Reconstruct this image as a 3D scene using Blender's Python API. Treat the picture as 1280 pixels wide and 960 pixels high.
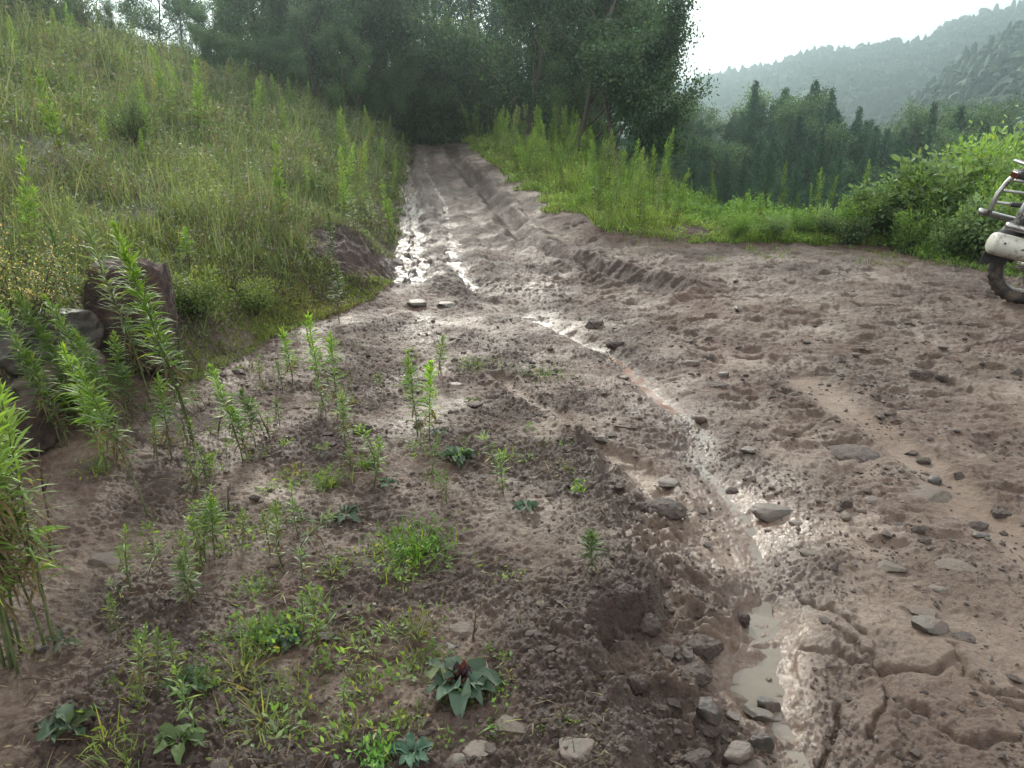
import bpy, math, random
import numpy as np
from mathutils import Vector, Matrix
R = math.radians
scene = bpy.context.scene
for o in list(bpy.data.objects): bpy.data.objects.remove(o)
col = scene.collection
PI = math.pi

# ------------------------------------------------------------------ camera, sky, sun, exposure
EYE = np.array([0.0, 0.0, 1.5]); PITCH = R(18.8); FPX = 997.0
cam_d = bpy.data.cameras.new("camera"); cam = bpy.data.objects.new("camera", cam_d); col.objects.link(cam)
cam_d.sensor_width = 36; cam_d.lens = 36 * FPX / 1280; cam_d.clip_start = 0.05; cam_d.clip_end = 5000
cam.location = EYE; cam.rotation_euler = (PI / 2 - PITCH, 0, 0)
scene.camera = cam

SUN_AZ, SUN_EL = R(-11), R(29)
w = bpy.data.worlds.new("World"); scene.world = w; w.use_nodes = True
nt = w.node_tree; nt.nodes.clear()
out = nt.nodes.new("ShaderNodeOutputWorld"); bg = nt.nodes.new("ShaderNodeBackground")
sky = nt.nodes.new("ShaderNodeTexSky"); sky.sky_type = 'NISHITA'; sky.sun_disc = False
sky.sun_elevation = SUN_EL; sky.sun_rotation = SUN_AZ; sky.air_density = 1.0; sky.dust_density = 6.0; sky.ozone_density = 1.0
hs = nt.nodes.new("ShaderNodeHueSaturation"); hs.inputs['Saturation'].default_value = 0.30
mx = nt.nodes.new("ShaderNodeMix"); mx.data_type = 'RGBA'; mx.inputs[0].default_value = 0.55
mx.inputs[7].default_value = (18.9, 18.9, 18.8, 1)          # thin bright overcast in front of the blue
nt.links.new(sky.outputs[0], hs.inputs['Color']); nt.links.new(hs.outputs[0], mx.inputs[6])
nt.links.new(mx.outputs[2], bg.inputs[0]); bg.inputs[1].default_value = 0.13
nt.links.new(bg.outputs[0], out.inputs[0])
sun_d = bpy.data.lights.new("sun", 'SUN'); sun_d.energy = 3.6; sun_d.angle = R(6); sun_d.color = (1, 0.92, 0.80)
sun = bpy.data.objects.new("sun", sun_d); col.objects.link(sun)
sv = Vector((math.sin(SUN_AZ) * math.cos(SUN_EL), math.cos(SUN_AZ) * math.cos(SUN_EL), math.sin(SUN_EL)))
sun.rotation_euler = (-sv).to_track_quat('-Z', 'Y').to_euler(); sun.location = (0, 0, 30)
vs = scene.view_settings; vs.view_transform = 'Standard'; vs.look = 'None'; vs.gamma = 1; vs.use_curve_mapping = False
vs.exposure = 0.42
cy = scene.cycles; cy.use_denoising = True; cy.max_bounces = 5; cy.diffuse_bounces = 3; cy.glossy_bounces = 2
cy.transmission_bounces = 3; cy.volume_bounces = 0; cy.transparent_max_bounces = 4; cy.caustics_reflective = False
cy.caustics_refractive = False; cy.sample_clamp_indirect = 4

# ------------------------------------------------------------------ numeric helpers
def _h(ix, iy, s):
    h = (ix.astype(np.int64) * 374761393 + iy.astype(np.int64) * 668265263 + s * 1442695041) & 0xffffffff
    h = ((h ^ (h >> 13)) * 1274126177) & 0xffffffff
    return h ^ (h >> 16)
def gn(x, y, s=0):
    xi = np.floor(x); yi = np.floor(y); fx = x - xi; fy = y - yi
    u = fx * fx * fx * (fx * (fx * 6 - 15) + 10); v = fy * fy * fy * (fy * (fy * 6 - 15) + 10)
    def g(a, b):
        t = (_h(xi + a, yi + b, s) & 0xffff) * (2 * PI / 65536)
        return np.cos(t) * (fx - a) + np.sin(t) * (fy - b)
    n0 = g(0, 0) * (1 - u) + g(1, 0) * u; n1 = g(0, 1) * (1 - u) + g(1, 1) * u
    return (n0 * (1 - v) + n1 * v) * 1.5
def fbm(x, y, o=4, s=0, gain=.5):
    a = 1; r = 0; t = 0
    for i in range(o):
        r = r + a * gn(x, y, s + i * 17); t += a; a *= gain; x = x * 2.03 + 7.1; y = y * 2.03 - 3.7
    return r / t
def ridged(x, y, o=3, s=0):
    a = 1; r = 0; t = 0
    for i in range(o):
        r = r + a * (1 - 2 * np.abs(gn(x, y, s + i * 13))); t += a; a *= .5; x = x * 2.1 + 3; y = y * 2.1 + 9
    return r / t
def vor(x, y, s=0):
    xi = np.floor(x); yi = np.floor(y); f1 = np.full(x.shape, 9.); f2 = f1.copy(); idv = np.zeros(x.shape)
    for a in (-1, 0, 1):
        for b in (-1, 0, 1):
            h = _h(xi + a, yi + b, s)
            px = xi + a + (h & 0xff) / 255.; py = yi + b + ((h >> 8) & 0xff) / 255.
            d = np.hypot(px - x, py - y); m = d < f1
            f2 = np.where(m, f1, np.minimum(f2, d)); f1 = np.where(m, d, f1)
            idv = np.where(m, ((h >> 16) & 0xff) / 255., idv)
    return f1, f2, idv
def ss(a, b, x):
    t = np.clip((x - a) / (b - a), 0, 1); return t * t * (3 - 2 * t)
def ray(u, v):
    dx = (u - 640) / FPX; dy = (480 - v) / FPX
    return np.array([dx, math.cos(PITCH) + dy * math.sin(PITCH), -math.sin(PITCH) + dy * math.cos(PITCH)])
def P0(u, v):                                     # pixel of the photograph -> point of the level ground
    d = ray(u, v); t = -EYE[2] / d[2]; return (d[0] * t, d[1] * t)
def poly(pts): return np.array([P0(*p) for p in pts])
def pdist(x, y, P, signed=False):
    best = np.full(np.shape(x), 1e9); sg = np.ones(np.shape(x)); tt = np.zeros(np.shape(x)); acc = 0
    tot = np.sum(np.hypot(*np.diff(P, axis=0).T))
    for a, b in zip(P[:-1], P[1:]):
        e = b - a; L = math.hypot(*e); t = np.clip(((x - a[0]) * e[0] + (y - a[1]) * e[1]) / (L * L), 0, 1)
        d = np.hypot(x - a[0] - t * e[0], y - a[1] - t * e[1]); m = d < best
        c = e[0] * (y - a[1]) - e[1] * (x - a[0])
        best = np.where(m, d, best); sg = np.where(m, np.where(c > 0, 1., -1.), sg); tt = np.where(m, (acc + t * L) / tot, tt); acc += L
    return (best * sg if signed else best), tt

# ------------------------------------------------------------------ the shape of the land
FY = [-6, 0, 2.5, 3.5, 4.1, 5.5, 6.8, 9, 14, 25, 40, 90]; FX = [-4.2, -3.2, -2.5, -2.3, -2.0, -1.75, -1.15, -1.25, -1.95, -3.1, -6.0, -20]
RY = [9, 9.9, 11.5, 15, 25, 32]; RX = [2.1, 1.25, .72, .12, -1.25, -2.5]
EDGE = np.array([(-22, 90), (-6, 45), (-.4, 30), (.7, 22), (1.6, 15), (2.6, 11.3), (4.6, 9.9), (6.2, 9.0), (12, 6.5), (30, 2)], float)
LEDGE = poly([(650, 430), (690, 500), (745, 580), (765, 640), (800, 725), (815, 770), (778, 800), (775, 840), (790, 890), (830, 960), (850, 1040)])
RILL = poly([(560, 330), (600, 372), (690, 405), (765, 440), (800, 475), (850, 515), (876, 540), (868, 572), (910, 610), (940, 655), (955, 720), (955, 790), (960, 855), (1000, 940), (1010, 1010)])
PUD = poly([(962, 752), (958, 795), (948, 848), (962, 880)])
RUTL = np.array([(-.95, 7.2), (-1.05, 8.4), (-1.2, 9.6), (-1.55, 12), (-1.9, 14.5), (-2.7, 20), (-3.2, 25)])
RUTM = np.array([(-.35, 7.0), (-.6, 8.4), (-.75, 10), (-1.15, 13), (-1.9, 18), (-2.5, 24)])
RUTR = np.array([(1.3, 6.6), (.6, 8.2), (.15, 9.6), (-.15, 12), (-.6, 15), (-1.5, 21), (-1.9, 25)])
BAND1 = poly([(622, 472), (700, 528), (790, 592), (830, 640)])
BAND2 = poly([(1010, 480), (1060, 525), (1140, 575), (1200, 625), (1290, 700)])
BAND3 = poly([(820, 960), (880, 830), (850, 760), (900, 690), (860, 640), (700, 500)])
CRK = [poly(p) for p in ([(1010, 800), (1060, 815), (1120, 850), (1180, 830), (1230, 870), (1300, 900)], [(1030, 870), (1065, 905), (1010, 945)],
       [(1050, 790), (1090, 840), (1115, 860), (1110, 930)], [(1190, 820), (1240, 860), (1290, 880)], [(1130, 890), (1200, 925), (1280, 935)],
       [(1160, 455), (1220, 440), (1290, 425)], [(960, 555), (1000, 545), (1045, 530)], [(1000, 740), (1050, 770), (1090, 800)])]

def macro(x, y):
    x = np.asarray(x, float); y = np.asarray(y, float)
    xf = np.interp(y, FY, FX) + .18 * gn(y * .9, x * 0 + 3.3, 5)
    d = xf - x
    dd = np.clip(d, 0, None)
    bank = .22 * ss(0, .55, d) + 3.2 * (1 - np.exp(-(dd * .40 / 3.2) ** 1.15)) * 1.15
    bank = bank + ss(.8, 3, d) * (.22 * gn(x * .45, y * .45, 8) + .09 * gn(x * 1.3, y * 1.3, 9))
    rise = .031 * np.clip(y - 9, 0, 22)
    q, _ = pdist(x, y, EDGE, True)
    qq = np.clip(q, 0, None)
    drop = 13 * (1 - np.exp(-(qq * .42 / 13) ** 1.1))
    inb = ss(0, 3, q)
    drop = drop - inb * .5 * gn(x * .2, y * .2, 21)
    berm = .12 * ss(-.7, 0, x - np.interp(y, RY, RX)) * ss(8.8, 9.8, y) * (1 - ss(0, 1.5, q))
    mound = .10 * np.exp(-(((x - 2.8) / 1.6) ** 2 + ((y - 7.2) / 2.0) ** 2))
    return bank + rise * (1 - inb) - drop + berm + mound

def terrain(x, y, masks=False):
    x = np.asarray(x, float); y = np.asarray(y, float)
    z = macro(x, y)
    wx = x + .10 * gn(x * 2.1, y * 2.1, 31); wy = y + .10 * gn(x * 2.1 + 9, y * 2.1, 32)
    r = np.hypot(x, y)
    xf = np.interp(y, FY, FX); onbank = ss(-.1, .6, xf - x)
    q, _ = pdist(x, y, EDGE, True); off = ss(-.3, .6, q)
    dl, _ = pdist(wx, wy, LEDGE, True); dl = -dl
    yl = ss(4.3, 3.3, y)
    bed = ss(-.035, .03, -dl + .02 * gn(x * 9, y * 9, 33)) * yl
    dr, tr = pdist(x + .035 * gn(x * 7, y * 7, 34), y + .035 * gn(x * 7, y * 7, 35), RILL)
    rw = np.interp(tr, [0, .3, .55, .8, 1], [.07, .06, .045, .08, .12])
    chan = np.exp(-(dr / (rw * 1.6)) ** 2)
    dp, _ = pdist(x + .03 * gn(x * 8, y * 8, 36), y + .03 * gn(x * 8, y * 8, 37), PUD)
    pud = ss(.11, .05, dp)
    # broad relief
    z = z + .028 * fbm(x * .9, y * .9, 3, 40)
    # ledge on the left of the gully bed, with crumbling lumps
    lump = np.clip(fbm(x * 7, y * 7, 3, 41) + .1, 0, 1)
    z = z + yl * (.10 * (1 - bed)) * np.exp(-np.clip(dl, 0, None) / 1.0) + .028 * np.exp(-((dl - .02) / .08) ** 2) * yl * (lump * 2)
    rub = np.exp(-((dl + .13) / .13) ** 2) * yl * ss(3.6, 2.6, y)
    v1, v2, vi = vor(wx * 13, wy * 13, 42)
    z = z + rub * (.038 * ss(.05, .6, v2 - v1) * (vi > .35) + .03 * ridged(wx * 9, wy * 9, 4, 43))
    z = z - chan * np.interp(tr, [0, .3, .6, 1], [.035, .05, .045, .045])
    z = z - pud * .022
    # ruts on the track
    for Pt, wd, dep in ((RUTL, .26, .10), (RUTM, .13, .06), (RUTR, .13, .10)):
        d, _ = pdist(wx, wy, Pt)
        z = z - dep * np.exp(-(d / wd) ** 2) + dep * .6 * np.exp(-((d - wd * 1.8) / (wd * .7)) ** 2)
    dRL, _ = pdist(wx, wy, RUTL); z = z + (.055 * np.exp(-(dRL / .4) ** 2) * ridged(wx * 6.5, wy * 2.6, 4, 49) + .06 * np.exp(-(dRL / .05) ** 2)) * (y > 6.4)
    track = ss(6.2, 7.2, y) * ss(31, 27, y) * (1 - onbank) * (1 - off)
    z = z + track * (.022 * ridged(wx * 4.5, wy * .7, 4, 50) + .012 * ridged(x * 7, y * 2.2, 4, 52))
    churn = np.exp(-(((x - .7) / 1.5) ** 2 + ((y - 7.6) / 1.5) ** 2))
    z = z + churn * .05 * ridged(wx * 4.2 + .8 * y, wy * 5.5, 5, 51)
    # smooth bands, wheel marks
    b1, _ = pdist(wx, wy, BAND1); b2, _ = pdist(wx, wy, BAND2)
    band = np.clip(np.exp(-(b1 / .065) ** 4) + .85 * np.exp(-(b2 / .13) ** 4), 0, 1)
    z = z - .022 * band + .018 * np.exp(-((b1 - .10) / .03) ** 2)
    right = ss(0, .3, -dl) * (1 - onbank) * ss(.2, .8, x - np.interp(y, [1, 3, 5, 7], [.55, .75, .5, 0]))
    plate = ss(2.9, 2.1, y) * right
    pw, _, pi_ = vor(wx * 1.1, wy * 1.1, 61); 
    # trampled lumps and hollows
    smooth = np.clip(band + pud + .55 * plate + chan * 1.1, 0, 1)
    rough = 1 - smooth
    h1, h2, hid = vor(wx * 4.3, wy * 5.2, 62)
    z = z - right * (1 - plate * .6) * rough * .028 * ss(.42, .15, h1) * (hid > .4)
    z = z + right * .020 * ridged(wx * 3 , wy * 5.5, 6, 63) * rough
    z = z + right * rough * .012 * np.clip(fbm(wx * 17, wy * 22, 3, 64), -.2, 1) * 1.6
    lft = (1 - right)
    z = z + lft * (1 - onbank) * (.026 * fbm(wx * 5, wy * 5, 5, 65) + rough * .012 * np.clip(ridged(wx * 16, wy * 18, 3, 66), 0, 1))
    crumb = (1 - band) * ss(-.25, .35, fbm(x * 1.7, y * 1.7, 3, 67) + .25 * np.exp(-((dl - .15) / .3) ** 2) * (dl > 0))
    crumb = np.clip(crumb * (1 - pud) * (1 - .6 * plate), 0, 1)
    near = ss(13, 5, r)
    z = z + near * (.2 + .8 * crumb) * (1 - .35 * right) * (1 - band) * (1 - pud) * (.016 * np.abs(fbm(x * 26, y * 26, 3, 68)) * 1.6 + .004 * gn(x * 75, y * 75, 69))
    z = z + near * (1 - crumb) * .0025 * fbm(x * 40, y * 40, 3, 70)
    c1, c2, ci = vor(x * 17 + 1.2 * gn(x * 9, y * 9, 120), y * 19 + 1.2 * gn(x * 9 + 5, y * 9, 121), 122)
    z = z + ss(14, 6, r) * (.3 + .7 * crumb) * rough * .009 * (1 - .4 * right) * ss(.0, .35, c2 - c1) * (ci > .45) * (1 - onbank)
    for k, Pt in enumerate(CRK):
        d, _ = pdist(x + .05 * gn(x * 5, y * 5, 80 + k) + .015 * gn(x * 22, y * 22, 90 + k), y + .05 * gn(x * 5, y * 5, 100 + k) + .012 * gn(x * 19, y * 19, 110 + k), Pt)
        z = z - .022 * np.exp(-(d / .012) ** 2) + .008 * np.exp(-(d / .06) ** 2)
    z = z + plate * .016 * ridged(wx * 2.2, wy * 2.6, 3, 71)
    # slopes covered in growth
    z = z + (onbank * .06 + off * .08) * fbm(x * 2.6, y * 2.6, 4, 72)
    dpat = np.exp(-(((x + 1.45) / .5) ** 2 + ((y - 7.25) / .8) ** 2) ** 2)
    dirt = np.clip(onbank * ss(1.2, .2, xf - x) + dpat * 1.3, 0, 1.6)
    z = z + dirt * .05 * ridged(wx * 5, wy * 5, 3, 73)
    if not masks: return z
    dm, _ = pdist(wx, wy, RUTM); dL, _ = pdist(wx, wy, RUTL)
    g = fbm(x * 1.3 + 4, y * 1.3, 4, 75)
    wet = (.32 + .30 * ss(-.1, .35, g)) * (1 - .45 * ss(5.2, 7, y)) * (1 - .45 * right) + .5 * chan * np.interp(tr, [0, .3, .4], [.1, .3, 1]) + 1.2 * pud + .7 * np.exp(-(dL / .24) ** 2) * (y > 6.4) + .3 * np.exp(-(dm / .14) ** 2) * (y > 6.4)
    wet = wet + .22 * np.exp(-(((x + .1) / .9) ** 2 + ((y - 6.2) / 1.1) ** 2)) + .30 * bed * ss(.7, .2, dr) + .05 * churn
    wet = np.clip(wet * (1 - .8 * np.clip(onbank + off, 0, 1)), 0, 1)
    pale = np.clip(band * 1.2 + .75 * ss(.05, .4, fbm(x * 1.9, y * 1.9, 4, 76)) * (1 - crumb) * lft + .45 * right * ss(-.1, .3, fbm(x * .8, y * 1.2, 4, 77)) + .3 * bed, 0, 1) * (1 - onbank) * (1 - dpat)
    moss = np.clip(onbank * ss(-.35, .1, g + 1.1 * ss(.2, 1.3, xf - x) - .45) * (1 - dpat) + off, 0, 1)
    dark = np.clip(crumb * .8 * (1 - .45 * right) + dirt * (1 - moss) + .8 * np.exp(-(dL / .7) ** 2) * (y > 6.9) * (1 - np.exp(-(dL / .25) ** 2)), 0, 1)
    dRR, _ = pdist(wx, wy, RUTR); dark = np.clip(dark + track * (.75 * np.exp(-(dRR / .22) ** 2) + .25), 0, 1); wet = np.clip(wet + .2 * track, 0, 1)
    return z, wet, pale, moss, dark

def hit(u, v):
    d = ray(u, v); t = np.arange(1.2, 60, .01) * 1.0
    p = EYE[None] + d[None] * t[:, None]
    z = terrain(p[:, 0], p[:, 1]); k = np.argmax(p[:, 2] < z)
    if p[k, 2] >= z[k]: k = len(t) - 1
    return np.array([p[k, 0], p[k, 1], z[k]])
def gz(x, y): return float(terrain(np.array([x]), np.array([y]))[0])
def top_h(p, v):                                  # height of an upright at p whose top shows on row v
    d = ray(640, v); return max(.03, 1.5 + d[2] / d[1] * p[1] - p[2])
def px_size(p, n): return n / FPX * np.linalg.norm(p - EYE)

# ------------------------------------------------------------------ mesh + material helpers
def nmesh(name, V, F, mat=None, C=None, smooth=False, attrs=None):
    V = np.asarray(V, np.float32); F = np.asarray(F, np.int32); k = F.shape[1]
    m = bpy.data.meshes.new(name); m.vertices.add(len(V)); m.vertices.foreach_set("co", V.ravel())
    m.loops.add(F.size); m.loops.foreach_set("vertex_index", F.ravel())
    m.polygons.add(len(F)); m.polygons.foreach_set("loop_start", np.arange(0, F.size, k, dtype=np.int32))
    m.polygons.foreach_set("use_smooth", np.full(len(F), smooth))
    if C is not None:
        C = np.asarray(C, np.float32)
        if C.shape[1] == 3: C = np.c_[C, np.ones(len(C), np.float32)]
        a = m.color_attributes.new("col", 'FLOAT_COLOR', 'POINT'); a.data.foreach_set("color", C.ravel())
    for n_, arr in (attrs or {}).items():
        a = m.attributes.new(n_, 'FLOAT', 'POINT'); a.data.foreach_set("value", np.asarray(arr, np.float32))
    m.update(calc_edges=True); m.validate()
    if mat: m.materials.append(mat)
    return m
def link(name, data, parent=None, **p):
    o = bpy.data.objects.new(name, data); col.objects.link(o)
    if parent: o.parent = parent
    for k, v in p.items(): o[k] = v
    return o
def empty(name, loc=(0, 0, 0), rz=0, **p):
    o = link(name, None, None, **p); o.location = loc; o.rotation_euler = (0, 0, rz); o.empty_display_size = .1; return o
def cat_(parts):
    Vs, Fs, Cs, n = [], [], [], 0
    for V, F, C in parts:
        Vs.append(V); Fs.append(F + n); Cs.append(C); n += len(V)
    return np.concatenate(Vs), np.concatenate(Fs), np.concatenate(Cs)
def nrm(a): return a / np.maximum(np.linalg.norm(a, axis=-1, keepdims=True), 1e-9)
def arr(x, n): return np.broadcast_to(np.asarray(x, float), (n,)) if np.ndim(x) < 1 or len(np.atleast_1d(x)) != n else np.asarray(x, float)
def blades(B, D, L, W, droop, seg, C, rng, cols=2, roll=.5, shape='leaf', fold=.25, wave=0):
    n = len(B); D = nrm(D); L = arr(L, n); W = arr(W, n); droop = arr(droop, n)
    up = np.tile([0, 0, 1.], (n, 1)); S = nrm(np.cross(D, up) + 1e-4); U = np.cross(S, D)
    a = rng.normal(0, roll, n)[:, None]; S2 = S * np.cos(a) + U * np.sin(a); U2 = U * np.cos(a) - S * np.sin(a)
    rows = []
    for i in range(seg + 1):
        t = i / seg
        wd = (1 - t) ** .7 * (1 if i else .8) if shape == 'grass' else (max(.12, math.sin(PI * min(1, t ** .8 * .96 + .02)) ** .8) if i < seg else .02)
        c = B + D * (L * t)[:, None]; c = c.copy(); c[:, 2] -= droop * L * t * t
        hw = (W * wd / 2)[:, None]
        wv = (rng.normal(0, wave, n) * W)[:, None] * U2 if wave else 0
        wv2 = (rng.normal(0, wave, n) * W)[:, None] * U2 if wave else 0
        if cols == 2: rows += [c - S2 * hw, c + S2 * hw]
        else: rows += [c - S2 * hw + U2 * hw * fold * 2 + wv, c, c + S2 * hw + U2 * hw * fold * 2 + wv2]
    V = np.stack(rows, 1); m = V.shape[1]; V = V.reshape(-1, 3)
    f = []
    for i in range(seg):
        for j in range(cols - 1):
            a0 = i * cols + j; f.append([a0, a0 + 1, a0 + 1 + cols, a0 + cols])
    F = (np.arange(n)[:, None, None] * m + np.array(f)[None]).reshape(-1, 4)
    Cc = np.repeat(C, m, 0) if np.ndim(C) == 2 else np.tile(C, (n * m, 1))
    return V, F, Cc
def diamonds(B, D, L, W, C, rng, roll=.9):
    n = len(B); D = nrm(D); S = nrm(np.cross(D, np.tile([0, 0, 1.], (n, 1))) + 1e-4); U = np.cross(S, D)
    a = rng.normal(0, roll, n)[:, None]; S2 = (S * np.cos(a) + U * np.sin(a)) * (arr(W, n) / 2)[:, None]; U2 = U * np.cos(a) - S * np.sin(a)
    L = arr(L, n)[:, None]; M = B + D * L * .45 + U2 * L * .06
    V = np.stack([B, M + S2, B + D * L, M - S2], 1).reshape(-1, 3)
    F = np.arange(n * 4).reshape(n, 4)
    Cc = np.repeat(C, 4, 0) if np.ndim(C) == 2 else np.tile(C, (n * 4, 1))
    return V, F, Cc
def tube(pts, rad, n=6, c=(.1, .08, .05), cap=True):
    P = np.asarray(pts, float); k = len(P); rad = arr(rad, k)
    T = nrm(np.gradient(P, axis=0)); ref = np.array([0, 0, 1.]) if abs(T[0, 2]) < .9 else np.array([1., 0, 0])
    rings = []
    S = nrm(np.cross(T[0], ref))
    for i in range(k):
        S = nrm(S - T[i] * np.dot(S, T[i])); U = np.cross(T[i], S)
        a = np.arange(n) / n * 2 * PI
        rings.append(P[i] + rad[i] * (np.cos(a)[:, None] * S + np.sin(a)[:, None] * U))
    V = np.concatenate(rings)
    F = [[i * n + j, i * n + (j + 1) % n, (i + 1) * n + (j + 1) % n, (i + 1) * n + j] for i in range(k - 1) for j in range(n)]
    if cap:
        V = np.concatenate([V, P[:1], P[-1:]]); e = (k - 1) * n
        F += [[k * n, (j + 1) % n, j, k * n] for j in range(0)]
        F += [[(j + 1) % n, j, k * n, k * n] for j in range(0)]
        for j in range(0, n, 2):
            F.append([k * n, (j + 2) % n, (j + 1) % n, j]); F.append([k * n + 1, e + j, e + (j + 1) % n, e + (j + 2) % n])
    return V, np.array(F), np.tile(c, (len(V), 1))
def xf_(g, M):
    V, F, C = g; M = np.array(M); return V @ M[:3, :3].T + M[:3, 3], F, C

def mat(name): 
    m = bpy.data.materials.new(name); m.use_nodes = True; n = m.node_tree; b = n.nodes['Principled BSDF']; return m, n, b
def nd(n, t, **kw):
    x = n.nodes.new(t)
    for k, v in kw.items(): x.inputs[k].default_value = v
    return x
def leaf_material(name, transl=.38, rough=.55, vary=.25):
    m, n, b = mat(name); at = n.nodes.new("ShaderNodeAttribute"); at.attribute_name = "col"
    oi = n.nodes.new("ShaderNodeObjectInfo"); mr = nd(n, "ShaderNodeMapRange"); mr.inputs[3].default_value = 1 - vary; mr.inputs[4].default_value = 1 + vary
    n.links.new(oi.outputs['Random'], mr.inputs[0])
    no = nd(n, "ShaderNodeTexNoise", Scale=9.0); no.inputs['Detail'].default_value = 3
    tc = n.nodes.new("ShaderNodeTexCoord"); n.links.new(tc.outputs['Object'], no.inputs['Vector'])
    mr2 = nd(n, "ShaderNodeMapRange"); mr2.inputs[3].default_value = .72; mr2.inputs[4].default_value = 1.28; n.links.new(no.outputs[0], mr2.inputs[0])
    mu = n.nodes.new("ShaderNodeMath"); mu.operation = 'MULTIPLY'; n.links.new(mr.outputs[0], mu.inputs[0]); n.links.new(mr2.outputs[0], mu.inputs[1])
    sc = n.nodes.new("ShaderNodeVectorMath"); sc.operation = 'SCALE'; n.links.new(at.outputs['Color'], sc.inputs[0]); n.links.new(mu.outputs[0], sc.inputs['Scale'])
    n.links.new(sc.outputs[0], b.inputs['Base Color']); b.inputs['Roughness'].default_value = rough; b.inputs['Specular IOR Level'].default_value = .35
    tr = n.nodes.new("ShaderNodeBsdfTranslucent"); g = nd(n, "ShaderNodeVectorMath"); g.operation = 'MULTIPLY'; g.inputs[1].default_value = (1.9, 2.0, 1.0)
    n.links.new(sc.outputs[0], g.inputs[0]); n.links.new(g.outputs[0], tr.inputs[0])
    ms = n.nodes.new("ShaderNodeMixShader"); ms.inputs[0].default_value = transl
    n.links.new(b.outputs[0], ms.inputs[1]); n.links.new(tr.outputs[0], ms.inputs[2]); n.links.new(ms.outputs[0], n.nodes['Material Output'].inputs[0])
    return m
M_leaf = leaf_material("leaf"); M_ros = leaf_material("dusty_leaf", .15, .75, .1); M_fol = leaf_material("foliage", .30, .6, .2); M_conif = leaf_material("needle", .18, .7, .22)
def bark_material(name, c1, c2, scale=14, rough=.85, bump=.4, dirt=0, dist=.01):
    m, n, b = mat(name); tc = n.nodes.new("ShaderNodeTexCoord"); no = nd(n, "ShaderNodeTexNoise", Scale=scale, Detail=8.0, Roughness=.72)
    oi = n.nodes.new("ShaderNodeObjectInfo"); va = n.nodes.new("ShaderNodeVectorMath"); va.operation = 'ADD'
    n.links.new(tc.outputs['Object'], va.inputs[0]); n.links.new(oi.outputs['Random'], va.inputs[1])
    n.links.new(va.outputs[0], no.inputs['Vector']); cr = n.nodes.new("ShaderNodeValToRGB")
    cr.color_ramp.elements[0].color = (*c1, 1); cr.color_ramp.elements[1].color = (*c2, 1); cr.color_ramp.elements[0].position = .35; cr.color_ramp.elements[1].position = .68
    n.links.new(no.outputs[0], cr.inputs[0]); out_c = cr.outputs[0]
    if dirt:
        n2 = nd(n, "ShaderNodeTexNoise", Scale=scale * .7, Detail=6.0, Roughness=.7); n.links.new(va.outputs[0], n2.inputs['Vector'])
        mr = n.nodes.new("ShaderNodeMapRange"); n.links.new(n2.outputs[0], mr.inputs[0]); mr.inputs[1].default_value = .62 - dirt * .3; mr.inputs[2].default_value = .70 - dirt * .3
        x = n.nodes.new("ShaderNodeMix"); x.data_type = 'RGBA'; n.links.new(mr.outputs[0], x.inputs[0]); n.links.new(out_c, x.inputs[6]); x.inputs[7].default_value = (.075, .052, .040, 1); out_c = x.outputs[2]
    n.links.new(out_c, b.inputs['Base Color']); b.inputs['Roughness'].default_value = rough
    bp = n.nodes.new("ShaderNodeBump"); bp.inputs['Strength'].default_value = bump; bp.inputs['Distance'].default_value = dist
    n.links.new(no.outputs[0], bp.inputs['Height']); n.links.new(bp.outputs[0], b.inputs['Normal']); return m
M_bark = bark_material("bark", (.03, .022, .016), (.085, .065, .048))
M_stem = bark_material("stem", (.045, .06, .02), (.12, .14, .05), 30)
M_dead = bark_material("dead_stalk", (.028, .018, .012), (.10, .065, .04), 40)
M_rock = bark_material("wet_grey_stone", (.038, .030, .023), (.088, .073, .056), 24, .55, .8, .5)
M_rockp = bark_material("pale_flat_stone", (.048, .037, .026), (.100, .082, .058), 26, .7, .8, .55)
M_rockd = bark_material("dark_wet_stone", (.018, .015, .012), (.055, .047, .037), 26, .42, .8, .4)
M_clod = bark_material("mud_clod", (.028, .018, .014), (.080, .055, .043), 34, .7, 1.0, 0, .02)
M_redrock = bark_material("red_earth_boulder", (.022, .013, .010), (.085, .050, .036), 11, .9, 1.0, .25, .05)

# ground material
m, n, b = mat("wet_mud"); M_ground = m
tc = n.nodes.new("ShaderNodeTexCoord")
def noise_(sc, det=6, rg=.6, dist=0):
    x = nd(n, "ShaderNodeTexNoise", Scale=sc, Detail=det, Roughness=rg, Distortion=dist); n.links.new(tc.outputs['Object'], x.inputs['Vector']); return x
def attr_(a): x = n.nodes.new("ShaderNodeAttribute"); x.attribute_name = a; return x.outputs['Fac']
def mixc(f, a, b_):
    x = n.nodes.new("ShaderNodeMix"); x.data_type = 'RGBA'
    if isinstance(f, float): x.inputs[0].default_value = f
    else: n.links.new(f, x.inputs[0])
    for s, v in ((6, a), (7, b_)):
        if isinstance(v, tuple): x.inputs[s].default_value = (*v, 1)
        else: n.links.new(v, x.inputs[s])
    return x.outputs[2]
def maprange(s, a, b_, c, d):
    x = n.nodes.new("ShaderNodeMapRange"); n.links.new(s, x.inputs[0])
    for i, v in enumerate((a, b_, c, d)): x.inputs[i + 1].default_value = v
    return x.outputs[0]
def mth(op, a, b_):
    x = n.nodes.new("ShaderNodeMath"); x.operation = op
    for i, v in enumerate((a, b_)):
        if isinstance(v, (int, float)): x.inputs[i].default_value = v
        else: n.links.new(v, x.inputs[i])
    return x.outputs[0]
n1 = noise_(2.3, 5); n2 = noise_(21, 7, .7); n3 = noise_(160, 4, .7); n4 = noise_(.5, 3); n5 = noise_(60, 6, .75, .6)
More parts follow.
